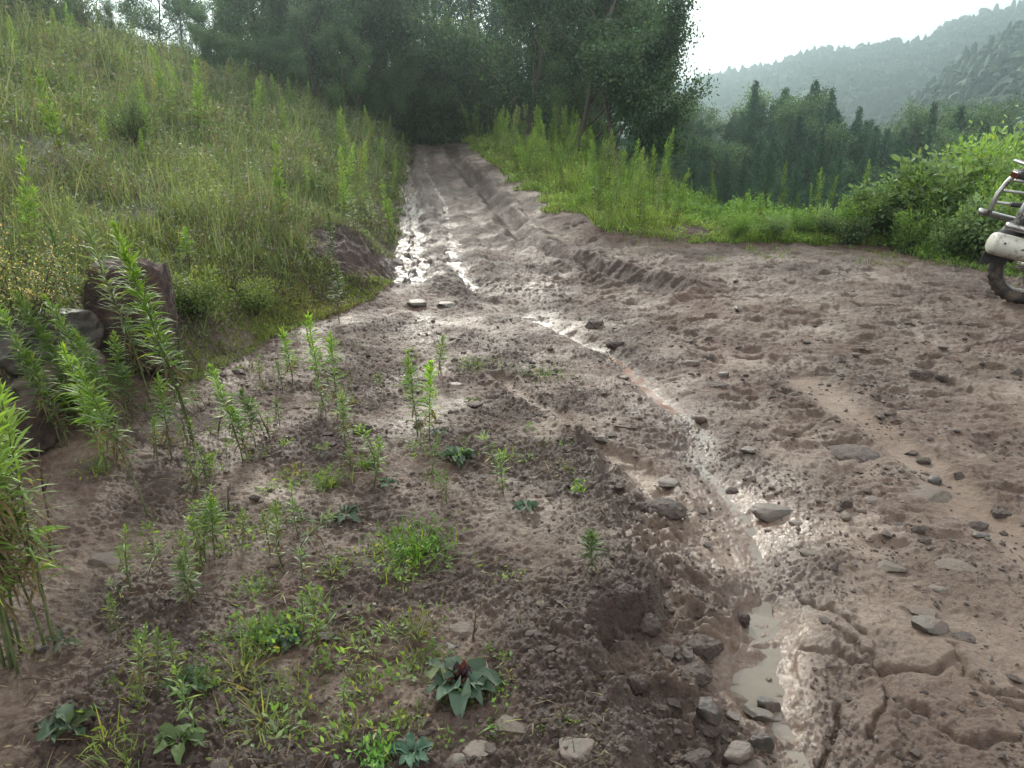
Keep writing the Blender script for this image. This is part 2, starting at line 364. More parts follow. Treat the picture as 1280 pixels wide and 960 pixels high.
MUD_A, MUD_B, PALE, DARK, MOSS1, MOSS2 = (.047, .0215, .0140), (.092, .050, .032), (.155, .107, .076), (.015, .0070, .0048), (.040, .050, .018), (.065, .058, .030)
c = mixc(maprange(n2.outputs[0], .35, .65, 0, 1), MUD_A, MUD_B)
c = mixc(mth('MULTIPLY', maprange(n1.outputs[0], .42, .62, 0, 1), .4), c, (.120, .082, .056))
c = mixc(mth('MULTIPLY', maprange(n4.outputs[0], .45, .6, 0, 1), .45), c, mixc(maprange(n2.outputs[0], .4, .6, 0, 1), (.060, .041, .026), (.105, .075, .049)))
c = mixc(mth('MULTIPLY', attr_("pale"), maprange(n2.outputs[0], .3, .55, .55, 1)), c, PALE)
c = mixc(mth('MULTIPLY', attr_("dark"), maprange(n5.outputs[0], .42, .58, 1, .25)), c, DARK)
c = mixc(mth('MULTIPLY', maprange(n3.outputs[0], .55, .7, 0, 1), .35), c, (.045, .032, .028))
c = mixc(attr_("moss"), c, mixc(maprange(n1.outputs[0], .4, .6, 0, 1), MOSS1, MOSS2))
n.links.new(c, b.inputs['Base Color'])
wt = mth('SUBTRACT', attr_("wet"), mth('MULTIPLY', attr_("dark"), .30)); wt = mth('ADD', wt, maprange(n1.outputs[0], .35, .65, -.25, .25)); wt = mth('ADD', wt, maprange(n5.outputs[0], .35, .65, .2, -.2))
n.links.new(maprange(wt, 0, 1.1, .78, .24), b.inputs['Roughness']); b.inputs['Specular IOR Level'].default_value = .5
bp = n.nodes.new("ShaderNodeBump"); bp.inputs['Distance'].default_value = .022
hh = mth('ADD', mth('MULTIPLY', n5.outputs[0], .7), mth('MULTIPLY', n2.outputs[0], .9)); n.links.new(hh, bp.inputs['Height'])
n.links.new(maprange(wt, .2, 1.1, 1.0, .25), bp.inputs['Strength']); n.links.new(bp.outputs[0], b.inputs['Normal'])

# ------------------------------------------------------------------ ground sheet (fine where the photo looks, coarse elsewhere)
NA = 1150
ang = np.concatenate([np.linspace(-PI, R(-48), 60, endpoint=False), np.linspace(R(-48), R(-37), 60, endpoint=False), np.linspace(R(-37), R(37), NA, endpoint=False), np.linspace(R(37), R(48), 60, endpoint=False), np.linspace(R(48), PI, 60, endpoint=False)])
rad = np.concatenate([np.linspace(.12, 1.25, 25, endpoint=False), np.geomspace(1.25, 12, 1000, endpoint=False), np.geomspace(12, 60, 170, endpoint=False), np.geomspace(60, 950, 60)])
A, RR = np.meshgrid(ang, rad); X = np.sin(A) * RR; Y = np.cos(A) * RR
Z, wet, pale, moss, dark = terrain(X.ravel(), Y.ravel(), True)
V = np.c_[X.ravel(), Y.ravel(), Z]; na, nr = len(ang), len(rad)
i = np.arange(nr - 1)[:, None] * na; j = np.arange(na)[None]; j2 = (j + 1) % na
F = np.stack([i + j, i + j2, i + na + j2, i + na + j], -1).reshape(-1, 4)[:, ::-1]
V = np.r_[V, [[0, 0, float(np.mean(Z[:na]))]]]
Fc = np.stack([np.full(na // 2, len(V) - 1), np.arange(0, na - 1, 2)[:na // 2], (np.arange(0, na - 1, 2) + 1)[:na // 2], (np.arange(0, na - 1, 2) + 2)[:na // 2] % na], -1)[:, ::-1]
pad = lambda a: np.r_[a, a[0]]
link("ground", nmesh("ground", V, np.r_[F, Fc], M_ground, smooth=True, attrs=dict(wet=pad(wet), pale=pad(pale), moss=pad(moss), dark=pad(dark))), kind='structure')

# ------------------------------------------------------------------ water in the rill, the puddle and the ruts
m, n, b = mat("muddy_water"); M_water = m
b.inputs['Base Color'].default_value = (.20, .185, .155, 1); b.inputs['Roughness'].default_value = .06; b.inputs['IOR'].default_value = 1.33
tc = n.nodes.new("ShaderNodeTexCoord"); no = noise_(14, 3); no2 = noise_(3, 2); bp = n.nodes.new("ShaderNodeBump"); bp.inputs['Strength'].default_value = .25; bp.inputs['Distance'].default_value = .01
n.links.new(no.outputs[0], bp.inputs['Height']); n.links.new(bp.outputs[0], b.inputs['Normal'])
n.links.new(mixc(no2.outputs[0], (.090, .074, .056), (.155, .132, .105)), b.inputs['Base Color'])
m, n, b = mat("red_brown_water"); M_water2 = m
b.inputs['Base Color'].default_value = (.13, .055, .03, 1); b.inputs['Roughness'].default_value = .1
m, n, b = mat("rippled_water"); M_water3 = m
b.inputs['Base Color'].default_value = (.17, .15, .13, 1); b.inputs['Roughness'].default_value = .14; b.inputs['IOR'].default_value = 1.33
tc = n.nodes.new("ShaderNodeTexCoord"); no = noise_(9, 4, .6, .8); bp = n.nodes.new("ShaderNodeBump"); bp.inputs['Strength'].default_value = .8; bp.inputs['Distance'].default_value = .03
n.links.new(no.outputs[0], bp.inputs['Height']); n.links.new(bp.outputs[0], b.inputs['Normal'])
def water_strip(P, hw, lift, name, mt, n=60, level=None):
    seg = np.r_[0, np.cumsum(np.hypot(*np.diff(P, axis=0).T))]; s = np.linspace(0, seg[-1], n)
    cx = np.interp(s, seg, P[:, 0]); cyy = np.interp(s, seg, P[:, 1]); T = nrm(np.gradient(np.c_[cx, cyy], axis=0)); N = np.c_[-T[:, 1], T[:, 0]]
    W = np.interp(s / s[-1], np.linspace(0, 1, len(hw)), hw)
    k = np.arange(-4, 5) / 4
    px = cx[:, None] + N[:, :1] * W[:, None] * k; py = cyy[:, None] + N[:, 1:] * W[:, None] * k
    zz = terrain(px.ravel(), py.ravel()).reshape(px.shape); c0 = np.percentile(zz, lift, axis=1)
    if level is not None: c0 = np.convolve(np.pad(c0, level, mode='edge'), np.ones(2 * level + 1) / (2 * level + 1), 'valid')
    zz = np.repeat(c0[:, None], 9, 1)
    V = np.c_[px.ravel(), py.ravel(), zz.ravel()]
    F = [[a * 9 + q_, a * 9 + q_ + 1, (a + 1) * 9 + q_ + 1, (a + 1) * 9 + q_] for a in range(n - 1) for q_ in range(8)]
    return link(name, nmesh(name, V, np.array(F), mt, smooth=True), kind='structure')
water_strip(PUD, [.07, .13, .12, .04], 34, "puddle_water", M_water, 40, 20)
water_strip(RILL[4:], [.025, .035, .045, .035, .025, .022, .035, .03, .03], 40, "water", M_water, 120, 2)
water_strip(RILL[3:6], [.02, .06, .04, .02], 45, "puddle_water", M_water2, 30, 3)
water_strip(RUTL, [.16, .24, .2, .18, .16], 42, "water", M_water3, 80, 1)
water_strip(RUTM, [.10, .10, .06, .03, .03], 22, "water", M_water3, 80, 1)

# ------------------------------------------------------------------ far hills
m, n, b = mat("wooded_hill"); M_hill = m
tc = n.nodes.new("ShaderNodeTexCoord"); na1 = noise_(.02, 5); nb = noise_(.32, 5, .75)
n.links.new(mixc(maprange(na1.outputs[0], .45, .6, 0, 1), mixc(maprange(nb.outputs[0], .35, .65, 0, 1), (.003, .012, .007), (.024, .056, .030)), (.034, .060, .034)), b.inputs['Base Color']); b.inputs['Roughness'].default_value = .9
import bmesh
def _ico1():
    bm = bmesh.new(); bmesh.ops.create_icosphere(bm, subdivisions=2, radius=1)
    V = np.array([v.co[:] for v in bm.verts]); F = np.array([[v.index for v in f.verts] for f in bm.faces]); bm.free(); return V, F
def hill(name, ridge, r0, r1, dep, seed, label=None):
    az, he = [], []
    for (u, v) in ridge:
        d = ray(u, v); az.append(math.atan2(d[0], d[1])); he.append(1.5 + d[2] / math.hypot(d[0], d[1]) * r1)
    a = np.linspace(R(-45), R(50), 700) if r1 > 200 else np.linspace(az[0], R(50), 620); h = np.interp(a, az, he)
    rr = np.r_[np.linspace(r0, r1, 190), np.linspace(r1 + 2, r1 + 70, 15)]
    A, Q = np.meshgrid(a, rr); X = np.sin(A) * Q; Y = np.cos(A) * Q
    t = np.clip((Q - r0) / (r1 - r0), 0, 1); prof = t ** .85 * np.where(Q > r1, 1 - (Q - r1) / 200, 1)
    spur = fbm(X / 40, Y / 40, 4, seed); H = -14 + (h[None] + 14) * prof + ((5 if r1 > 300 else 2) * spur) * np.sin(PI * np.clip(t, 0, 1)) 
    f1, f2, vi = vor(X / 4.5, Y / 4.5, seed + 3); g1, g2, gi = vor(X / 2, Y / 2, seed + 4); H = H + (1.1 * (.8 - f1) + .8 * vi + .6 * (.7 - g1) + .5 * gi) * ss(0, .08, t)
    V = np.c_[X.ravel(), Y.ravel(), H.ravel()]; w_, h_ = A.shape[1], A.shape[0]
    i = np.arange(h_ - 1)[:, None] * w_; j = np.arange(w_ - 1)[None]
    F = np.stack([i + j, i + j + 1, i + w_ + j + 1, i + w_ + j], -1).reshape(-1, 4)[:, ::-1]
    link(name, nmesh(name, V, F, M_hill), kind='structure')
    rg = np.random.default_rng(seed); N = 9000 if r1 > 300 else 7000
    ii = rg.integers(0, int(190 * w_), N); C0 = V[ii] + rg.normal(0, .6, (N, 3)) * [1, 1, 0]
    V0, F0 = _ico1(); nv = len(V0); J = V0[None] * (1 + rg.normal(0, .20, (N, nv, 1))); sz = rg.uniform(.9, 1.9, (N, 1, 1)) * (1.25 if r1 > 300 else .85)
    con = rg.random((N, 1, 1)) < .4; tp = np.where(con, 1 - .35 * (J[..., 2:3] + 1), 1.0); J = np.concatenate([J[..., :2] * tp, J[..., 2:3] * np.where(con, 1.5, .85)], -1) * sz
    Vt = (J + C0[:, None] + [0, 0, .9]).reshape(-1, 3); Ft = (np.arange(N)[:, None, None] * nv + F0[None]).reshape(-1, 3)
    pal = np.array([(.010, .028, .014), (.022, .050, .024), (.035, .068, .030), (.012, .034, .022)]); Ct = np.repeat(pal[rg.integers(4, size=N)] * rg.uniform(.7, 1.3, (N, 1)), nv, 0)
    link("far_wood", nmesh("far_wood", Vt, Ft, M_conif, Ct), kind='stuff', label="woods covering the far hills")
hill("hills", [(-600, 150), (300, 150), (700, 140), (790, 125), (865, 107), (905, 96), (960, 90), (1020, 66), (1060, 67), (1110, 60), (1150, 56), (1190, 34), (1250, 16), (1285, 8), (1500, -60)], 290, 450, 0, 201)
hill("hill", [(1020, 215), (1100, 175), (1130, 150), (1165, 112), (1205, 85), (1240, 62), (1285, 35), (1400, -20)], 150, 240, 0, 301)
# ------------------------------------------------------------------ haze
HZ = dict(x0=-500, x1=500, y0=-30, y1=600, z0=-18, z1=80)
x0, x1, y0, y1, z0, z1 = HZ.values()
Vh = np.array([(x, y, z) for z in (z0, z1) for y in (y0, y1) for x in (x0, x1)], float)
Fh = np.array([(0, 2, 3, 1), (4, 5, 7, 6), (0, 1, 5, 4), (2, 6, 7, 3), (0, 4, 6, 2), (1, 3, 7, 5)])
mh = bpy.data.materials.new("haze"); mh.use_nodes = True; hn = mh.node_tree; hn.nodes.clear()
ho = hn.nodes.new("ShaderNodeOutputMaterial"); pv = hn.nodes.new("ShaderNodeVolumePrincipled")
pv.inputs['Color'].default_value = (.68, .90, .94, 1); pv.inputs['Density'].default_value = .0026; pv.inputs['Anisotropy'].default_value = .86
hn.links.new(pv.outputs[0], ho.inputs['Volume'])
link("haze", nmesh("haze", Vh, Fh, mh), kind='stuff')

# ================================================================== plants
rngG = np.random.default_rng(11)
def leafcols(base, n, rng, v=.22, yellow=.12):
    c = np.tile(np.array(base), (n, 1)) * (1 + rng.normal(0, v, (n, 1))).clip(.4, 1.8)
    k = rng.random(n) < yellow; c[k] = c[k] * np.array([1.7, 1.25, .8]); return c.clip(.005, .6)
GREEN, LIME, SILV, OLIVE, DKG = (.085, .150, .038), (.14, .22, .045), (.13, .17, .090), (.085, .105, .035), (.028, .062, .020)

def weed_meshes(H, seed, base=GREEN, nl=150, L=.085, W=.010, start=.18, lean=.12, seg=3, spread=1.0, stems=1, plume=False, tipcol=LIME, wither=.25):
    rng = np.random.default_rng(seed); st, lv = [], []
    for s in range(stems):
        h = H * (1 if s == 0 else rng.uniform(.5, .95)); az = rng.uniform(0, 2 * PI); k = 9
        t = np.linspace(0, 1, k); ox = 0 if s == 0 else rng.normal(0, .025); oy = 0 if s == 0 else rng.normal(0, .025)
        ln = h * lean * rng.uniform(.3, 1)
        wob = rng.normal(0, .006, (k, 2)) * h
        pts = np.c_[ox + math.cos(az) * ln * t ** 1.8 + wob[:, 0] * t, oy + math.sin(az) * ln * t ** 1.8 + wob[:, 1] * t, h * t * (1 - .02 * t)]
        pts[0, 2] = -.03
        r0 = .0022 + .0032 * h
        g = tube(pts, r0 * (1 - .8 * t), 5, (.08, .09, .035)); st.append(g)
        n = int(nl * (h / H)); tt = start + (1 - start) * rng.random(n) ** .75; tt.sort()
        B = np.stack([np.interp(tt, t, pts[:, q]) for q in range(3)], 1)
        ph = np.arange(n) * 2.39996 + rng.normal(0, .3, n)
        el = np.interp(tt, [0, .6, .9, 1], [.25, .55, .9, 1.35]) + rng.normal(0, .18, n)
        D = np.c_[np.cos(ph) * np.cos(el), np.sin(ph) * np.cos(el), np.sin(el)]
        LL = L * np.interp(tt, [0, start, .5, .85, 1], [.6, .8, 1.1, .95, .5]) * rng.uniform(.7, 1.25, n) * spread
        C = leafcols(base, n, rng); C = C * (1 - tt[:, None] ** 3) + leafcols(tipcol, n, rng, .15, .05) * tt[:, None] ** 3
        dead = (tt < start + wither) & (rng.random(n) < .45); C[dead] = np.array([.10, .07, .03]) * rng.uniform(.5, 1.5, (dead.sum(), 1))
        dr = np.where(dead, 1.1, .35 * rng.uniform(.3, 1.5, n))
        if seg > 1: lv.append(blades(B, D, LL, W * rng.uniform(.7, 1.3, n), dr, seg, C, rng))
        else: lv.append(diamonds(B, D - [0, 0, .1], LL, W * rng.uniform(.8, 1.4, n), C, rng))
        if plume:
            n = nl; tt = rng.uniform(.72, 1.0, n); B = np.stack([np.interp(tt, t, pts[:, q]) for q in range(3)], 1) + rng.normal(0, .012 + .03 * (1 - tt[:, None]), (n, 3))
            lv.append(diamonds(B, rng.normal(0, 1, (n, 3)) + [0, 0, .8], .022, .009, leafcols((.22, .21, .12), n, rng, .3), rng))
    return cat_(st), cat_(lv)
def make_plant(name, label, cat, stem, leaves, loc=(0, 0, 0), rz=0, group=None, mst=None, extra=None):
    pr = dict(label=label, category=cat)
    if group: pr['group'] = group
    o = empty(name, loc, rz, **pr)
    if stem is not None: link("stem", nmesh("stem", stem[0], stem[1], mst or M_stem, smooth=True), o)
    if leaves is not None: link("foliage", nmesh("foliage", leaves[0], leaves[1], M_leaf, leaves[2]), o)
    for nm, g, mt in (extra or []): link(nm, nmesh(nm, g[0], g[1], mt, g[2]), o)
    return o
def dup(root, loc, rz=0, s=1, label=None, group=None, tilt=(0, 0)):
    r = root.copy(); col.objects.link(r); r.location = loc; r.rotation_euler = (tilt[0], tilt[1], rz); r.scale = (s, s, s)
    if label: r['label'] = label
    if group: r['group'] = group
    for ch in list(root.children):
        c = ch.copy(); col.objects.link(c); c.parent = r
    return r

# the tall leafy weeds that stand singly in the foreground: base pixel, top row, look
FG = [
 ((112, 535), (60, 362), 2, 'g', "tall bright green weed in front of the dark gap left of the red boulder"),
 ((150, 545), (92, 368), 2, 'g', "bright green weed crossing the left edge of the upright red boulder"),
 ((186, 648), (128, 452), 1, 'r', "narrow weed with reddish bare lower stem growing from mud below the boulders"),
 ((240, 552), (188, 278), 2, 'l', "tallest bright green weed just right of the red boulder"),
 ((188, 502), (142, 268), 1, 's', "slender silvery weed in front of the red boulder face"),
 ((172, 470), (176, 398), 1, 'g', "short leafy shoot at the foot of the red boulder"),
 ((100, 420), (88, 285), 1, 'd', "thin dark grey-green weed behind the flowering bush"),
 ((304, 576), (282, 456), 2, 'g', "green weed with bare woody foot alone on pale mud right of the boulders"),
 ((320, 560), (310, 488), 1, 'd', "small dark weed touching the woody-footed green weed"),
 ((366, 478), (362, 412), 1, 'l', "young weed at the edge of the mossy bank foot"),
 ((404, 512), (392, 394), 1, 'l', "lime-tipped weed, left of the close pair on pale mud"),
 ((422, 522), (420, 416), 1, 'g', "dense green weed, right of the close pair on pale mud"),
 ((432, 560), (430, 492), 1, 's', "faded half-bare weed in front of the close pair"),
 ((522, 545), (512, 440), 1, 'g', "green weed in the middle of the mud, left of two"),
 ((537, 552), (542, 452), 1, 'l', "lime green weed in the middle of the mud, right of two"),
 ((548, 470), (556, 420), 1, 's', "small pale seedling on the glistening mud near the track"),
 ((420, 352), (414, 268), 1, 'd', "dark thin weed standing at the top of the dirt bank"),
 ((424, 405), (426, 330), 1, 'd', "dry brown stemmed weed beside the mossy ledge"),
 ((238, 335), (236, 285), 2, 'l', "lime weed on the slope above the red boulder"),
 ((444, 300), (440, 232), 1, 's', "pale plume-topped weed on the bank near the wet ruts"),
 ((468, 296), (462, 238), 1, 's', "pale plume-topped weed closest to the wet ruts"),
 ((240, 755), (236, 700), 1, 's', "wisp of a seedling on open mud right of the square grey stone"),
 ((268, 690), (272, 620), 1, 'g', "thin seedling on open mud left of centre"),
 ((78, 560), (40, 372), 2, 'g', "bright weed leaning left over the pale worn boulder"),
 ((135, 590), (112, 430), 2, 'l', "lime-tipped weed in front of the hollow, just left of the reddish-stemmed weed"),
 ((160, 530), (160, 415), 2, 'g', "mid-height green weed at the foot of the red boulder"),
 ((215, 575), (210, 470), 1, 'g', "green weed between the red boulder and the tallest bright weed, low down"),
 ((740, 715), (736, 668), 1, 'd', "dark twiggy seedling on the dry crumbly ledge"),
]
LOOK = dict(g=dict(base=GREEN, tipcol=LIME), l=dict(base=(.11, .20, .03), tipcol=(.19, .30, .04)), s=dict(base=SILV, tipcol=(.16, .21, .09)),
            d=dict(base=(.06, .09, .04), tipcol=(.08, .12, .045)), r=dict(base=GREEN, tipcol=LIME, start=.35))
for k, (b_, t_, ns, lk, lab) in enumerate(FG):
    p = hit(*b_); H = top_h(p, t_[1]); du = px_size(p, (t_[0] - b_[0]))
    kw = dict(LOOK[lk]); kw.setdefault('start', .16)
    st, lv = weed_meshes(H, 100 + k, nl=int(100 + 190 * min(H, 1.3)), L=.045 + .055 * min(H, 1.2), W=.0065 + .003 * min(H, 1), stems=ns, lean=.05, seg=3, **kw)
    sh = np.eye(4); 
    for g in (st, lv):
        zz = (g[0][:, 2] / H).clip(0, 1.2); g[0][:, 0] += du * zz ** 1.25
    make_plant("leafy_weed", lab, "weed", st, lv, p, 0)

# big bright clump cut by the left edge of the view
def clump(name, label, cat, p, H, ns, seed, **kw):
    rng = np.random.default_rng(seed); st, lv = [], []
    wid = kw.pop('wid', .16)
    for s in range(ns):
        a, b2 = weed_meshes(H * rng.uniform(.6, 1), seed * 50 + s, lean=.22, **kw)
        off = np.array([rng.normal(0, wid), rng.normal(0, wid), 0]); a[0][:] += off; b2[0][:] += off; st.append(a); lv.append(b2)
    return make_plant(name, label, cat, cat_(st), cat_(lv), p, 0)
p = hit(14, 832); clump("leafy_weed", "big bright green leafy clump with blackened stems at left edge of the mud", "weed", p + [0, .05, 0], .92, 16, 5, nl=170, L=.10, W=.0085, start=.30, base=(.10, .17, .035), tipcol=(.17, .25, .055), wid=.06, wither=.4)
p = hit(20, 640); clump("leafy_weed", "yellow-green weed clump behind the big bright clump at the left", "weed", p + [-.2, .1, 0], .62, 5, 6, nl=110, L=.09, W=.011, base=(.12, .20, .03), wid=.10)
p = hit(112, 530); clump("leafy_weed", "low bushy green tuft around the feet of the weeds by the dark hollow", "weed", p + [-.02, .05, 0], .34, 6, 7, nl=70, L=.085, W=.011, base=(.11, .20, .03), wid=.08)
p = hit(200, 470); clump("leafy_weed", "dark tangle of weeds at the right foot of the red boulder", "weed", p, .22, 6, 8, nl=60, L=.05, W=.012, base=(.05, .085, .025), wid=.09)

# grass tufts and herbs on the mud
def tuft_mesh(H, n, spread, seed, base=GREEN, W=.0045, lw=.5, leafy=0):
    rng = np.random.default_rng(seed); a = rng.random(n) * 2 * PI; rr = np.abs(rng.normal(0, spread * .4, n))
    B = np.c_[np.cos(a) * rr, np.sin(a) * rr, np.full(n, -.008)]
    el = rng.uniform(.35, 1.45, n); a2 = a + rng.normal(0, .7, n)
    D = np.c_[np.cos(a2) * np.cos(el), np.sin(a2) * np.cos(el), np.sin(el)]
    g = [blades(B, D, H * rng.uniform(.4, 1.1, n), W * rng.uniform(.6, 1.3, n), lw * rng.uniform(.2, 1.4, n), 4, leafcols(base, n, rng, .25, .22), rng, shape='grass')]
    if leafy:
        B2 = np.c_[rng.normal(0, spread * .45, leafy), rng.normal(0, spread * .45, leafy), rng.random(leafy) * H * .55]
        g.append(diamonds(B2, rng.normal(0, 1, (leafy, 3)) + [0, 0, .6], .022 * rng.uniform(.6, 1.3, leafy), .009, leafcols(base, leafy, rng), rng))
    return cat_(g)
def tuft(name, label, cat, p, H, n, sp, seed, **kw):
    V, F, C = tuft_mesh(H, n, sp, seed, **kw)
    o = link(name, nmesh(name, V, F, M_leaf, C), None, label=label, category=cat); o.location = p; return o
TU = [((522, 690), .15, 330, .17, (.085, .17, .03), 260, "largest fresh green tuft in the middle of the bare mud"),
 ((500, 725), .09, 90, .10, (.10, .14, .05), 60, "thin yellow-green grass at the near side of the largest tuft"),
 ((330, 800), .12, 200, .12, (.095, .17, .045), 150, "feathery green tuft on the left mud above the broad dark leaves"),
 ((325, 740), .09, 110, .10, (.11, .16, .06), 60, "faint wispy grass behind the feathery green tuft"),
 ((415, 715), .06, 120, .12, (.11, .15, .06), 60, "low mat of grass on a small mud hump left of centre"),
 ((410, 605), .11, 110, .09, (.11, .19, .03), 70, "lime tuft of grass below the faded half-bare weed"),
 ((455, 583), .09, 80, .07, (.10, .18, .03), 40, "small lime tuft beside the round dark stone"),
 ((368, 595), .08, 50, .06, (.14, .17, .04), 20, "yellowish sprig on the mud left of the lime tuft"),
 ((630, 572), .08, 60, .08, (.09, .14, .04), 30, "sparse grass right of the dark crinkled herb"),
 ((722, 612), .06, 40, .04, (.10, .2, .03), 20, "bright small sprig alone near the smooth wheel mark"),
 ((680, 468), .05, 130, .22, (.09, .14, .05), 160, "wide low grass patch beside the pale wheel mark"),
 ((600, 455), .05, 90, .18, (.10, .14, .06), 100, "thin grass on the glistening wet mud below the track"),
 ((520, 790), .10, 110, .12, (.12, .15, .06), 60, "straggly dry grass above the pale stones"),
 ((475, 690), .08, 60, .10, (.11, .14, .05), 30, "dull dry tuft left of the largest green tuft"),
 ((622, 900), .09, 16, .03, (.11, .19, .05), 6, "few upright blades between the bottom stones"),
 ((300, 840), .16, 60, .14, (.14, .17, .05), 30, "long yellowing grass blades behind broad leaves bottom left"),
 ((130, 925), .12, 26, .06, (.17, .22, .04), 6, "yellow-green blades beside the dark broad-leaved rosette"),
 ((40, 815), .12, 30, .09, (.17, .20, .06), 6, "pale arching blades at the foot of the big left clump"),
 ((330, 900), .13, 100, .2, (.10, .12, .05), 60, "matted dead and green grass near the bottom edge"),
 ((365, 455), .07, 70, .10, (.09, .14, .04), 40, "small tuft where the bank meets the pale mud"),
 ((265, 660), .07, 60, .12, (.10, .13, .05), 30, "scattered thin grass in front of the woody-footed weed"),
 ((640, 720), .05, 30, .07, (.12, .16, .07), 10, "tiny pale sprig on crumbly mud right of centre"),
 ((160, 950), .10, 60, .12, (.12, .16, .05), 30, "yellowish grass at the bottom left corner"),
 ((468, 950), .06, 40, .05, (.08, .17, .04), 90, "small leafy sprig at the bottom edge"),
 ((445, 345), .08, 70, .15, (.12, .15, .06), 30, "dry grass hanging over the dirt bank"),
]
for k, (px, H, n_, sp, c_, lf, lab) in enumerate(TU): tuft("grass_tuft", lab, "grass", hit(*px), H, n_, sp, 300 + k, base=c_, leafy=lf)
# tiny seedlings: many alike
protos = []
for k in range(5):
    V, F, C = tuft_mesh(.05, 26, .05, 400 + k, base=[GREEN, LIME, OLIVE, SILV, (.10, .10, .05)][k], W=.0035, leafy=14)
    protos.append(nmesh("seedling", V, F, M_leaf, C))
rng = np.random.default_rng(8); cnt = 0
while cnt < 210:
    u, v = rng.uniform(150, 720), rng.uniform(430, 955)
    if rng.random() > (.9 if u < 560 else .35): continue
    p0 = P0(u, v)
    if -pdist(np.array([p0[0]]), np.array([p0[1]]), LEDGE, True)[0][0] < .12: continue
    if np.interp(p0[1], FY, FX) > p0[0] + .05: continue
    if gn(np.array([p0[0] * 1.1]), np.array([p0[1] * 1.1]), 77)[0] < -.12: continue
    o = link("seedling", protos[rng.integers(5)], None, label="tiny seedling tuft scattered over the bare mud left of the rill", category="seedling", group="tiny seedlings on the mud")
    o.location = (p0[0], p0[1], gz(*p0)); s = rng.uniform(.5, 1.35); o.scale = (s, s, s * rng.uniform(.6, 1.3)); o.rotation_euler = (0, 0, rng.random() * 6.28); cnt += 1

ymn = []
for k in range(4):
    st, lv = weed_meshes(.15, 430 + k, nl=[40, 26, 54, 34][k], L=[.035, .05, .03, .04][k], W=[.006, .007, .005, .006][k], seg=2, start=[.1, .35, .2, .05][k], lean=[.2, .5, .1, .35][k], base=[GREEN, SILV, OLIVE, (.10, .17, .04)][k], tipcol=[LIME, SILV, GREEN, LIME][k], stems=[1, 1, 2, 3][k], wither=.35)
    ymn.append(make_plant("young_weed", "small young weed sprouting among the seedlings on the bare mud", "weed", st, lv, (0, 0, -5), 0, "young weeds on the mud"))
cnt = 0; fst = set()
while cnt < 58:
    u, v = rng.uniform(120, 700), rng.uniform(430, 940); p0 = P0(u, v)
    if np.interp(p0[1], FY, FX) > p0[0] - .1 or (u > 560 and rng.random() < .7) or -pdist(np.array([p0[0]]), np.array([p0[1]]), LEDGE, True)[0][0] < .15: continue
    if gn(np.array([p0[0] * 1.3]), np.array([p0[1] * 1.3]), 79)[0] < -.1: continue
    k = int(rng.integers(4)); s_ = rng.uniform(.5, 1.5); loc = (p0[0], p0[1], gz(*p0)); cnt += 1
    if k not in fst: fst.add(k); ymn[k].location = loc; ymn[k].scale = (s_, s_, s_)
    else: dup(ymn[k], loc, rng.random() * 6.28, s_, tilt=(rng.normal(0, .15), rng.normal(0, .15)))
# rosettes
def rosette(label, p, Rr, n, seed, base=(.045, .10, .055), el0=.25, Wf=.42, centre=None, wave=.12, cat="rosette plant"):
    Rr = Rr * (1.15 if centre is not None else .82)
    rng = np.random.default_rng(seed); a = np.arange(n) * 2.4 + rng.normal(0, .2, n); el = rng.uniform(el0 * .5 - .1, el0 * .5 + .25, n)
    D = np.c_[np.cos(a) * np.cos(el), np.sin(a) * np.cos(el), np.sin(el)]; B = np.c_[np.cos(a) * .008, np.sin(a) * .008, np.full(n, .006)]
    L = Rr * .64 * rng.uniform(.7, 1.0, n)
    V, F, C = blades(B + [0, 0, .012], D, L, L * Wf, .12 + .25 * rng.random(n), 7, leafcols(base, n, rng, .2, .08), rng, cols=3, roll=.25, fold=.3, wave=wave * 1.6)
    C = C * .55 + np.array([.05, .055, .035]) * .25
    o = empty("rosette_plant", p, 0, label=label, category=cat)
    link("leaf_rosette", nmesh("leaf_rosette", V, F, M_ros, C, smooth=True), o)
    if centre is not None:
        k = 16; a = rng.random(k) * 6.28; el = rng.uniform(.7, 1.4, k); D = np.c_[np.cos(a) * np.cos(el), np.sin(a) * np.cos(el), np.sin(el)]
        V, F, C = blades(np.c_[rng.normal(0, .008, (k, 2)), np.full(k, .01)], D, Rr * .28, Rr * .15, .1, 4, leafcols(centre, k, rng), rng, cols=3, wave=.1)
        link("young_leaves", nmesh("young_leaves", V, F, M_leaf, C), o)
    return o
rosette("blue-green rosette with dark purple heart beside a tan stone near the bottom", hit(577, 862), .16, 11, 501, (.085, .15, .095), .18, .5, (.03, .012, .018))
rosette("dark crinkled green rosette in the middle of the mud", hit(572, 575), .17, 16, 502, (.05, .11, .05), .35, .4)
rosette("dusty spread rosette left of the largest green tuft", hit(432, 648), .15, 9, 503, (.07, .11, .065), .15, .42)
rosette("small flat dark green rosette alone right of the middle", hit(657, 638), .10, 10, 504, (.045, .11, .06), .2, .42)
rosette("dark broad-leaved rosette at the bottom left corner", hit(85, 915), .17, 8, 505, (.045, .085, .045), .5, .55)
rosette("green rosette with erect broad leaves beside the matted grass", hit(235, 862), .14, 9, 506, (.055, .13, .04), .75, .5)
rosette("bright leaved rosette low in front of the erect broad leaves", hit(225, 935), .12, 10, 507, (.09, .15, .04), .35, .5)
rosette("broad dark leaves under the feathery green tuft", hit(358, 805), .12, 8, 508, (.035, .09, .045), .4, .6)
rosette("leafy green rosette cut by the bottom edge left of the small stone", hit(515, 950), .11, 11, 509, (.045, .12, .07), .5, .45)
rosette("green rosette with purple-green leaves by the two weeds in the middle", hit(548, 545), .09, 9, 510, (.05, .09, .06), .3, .4)
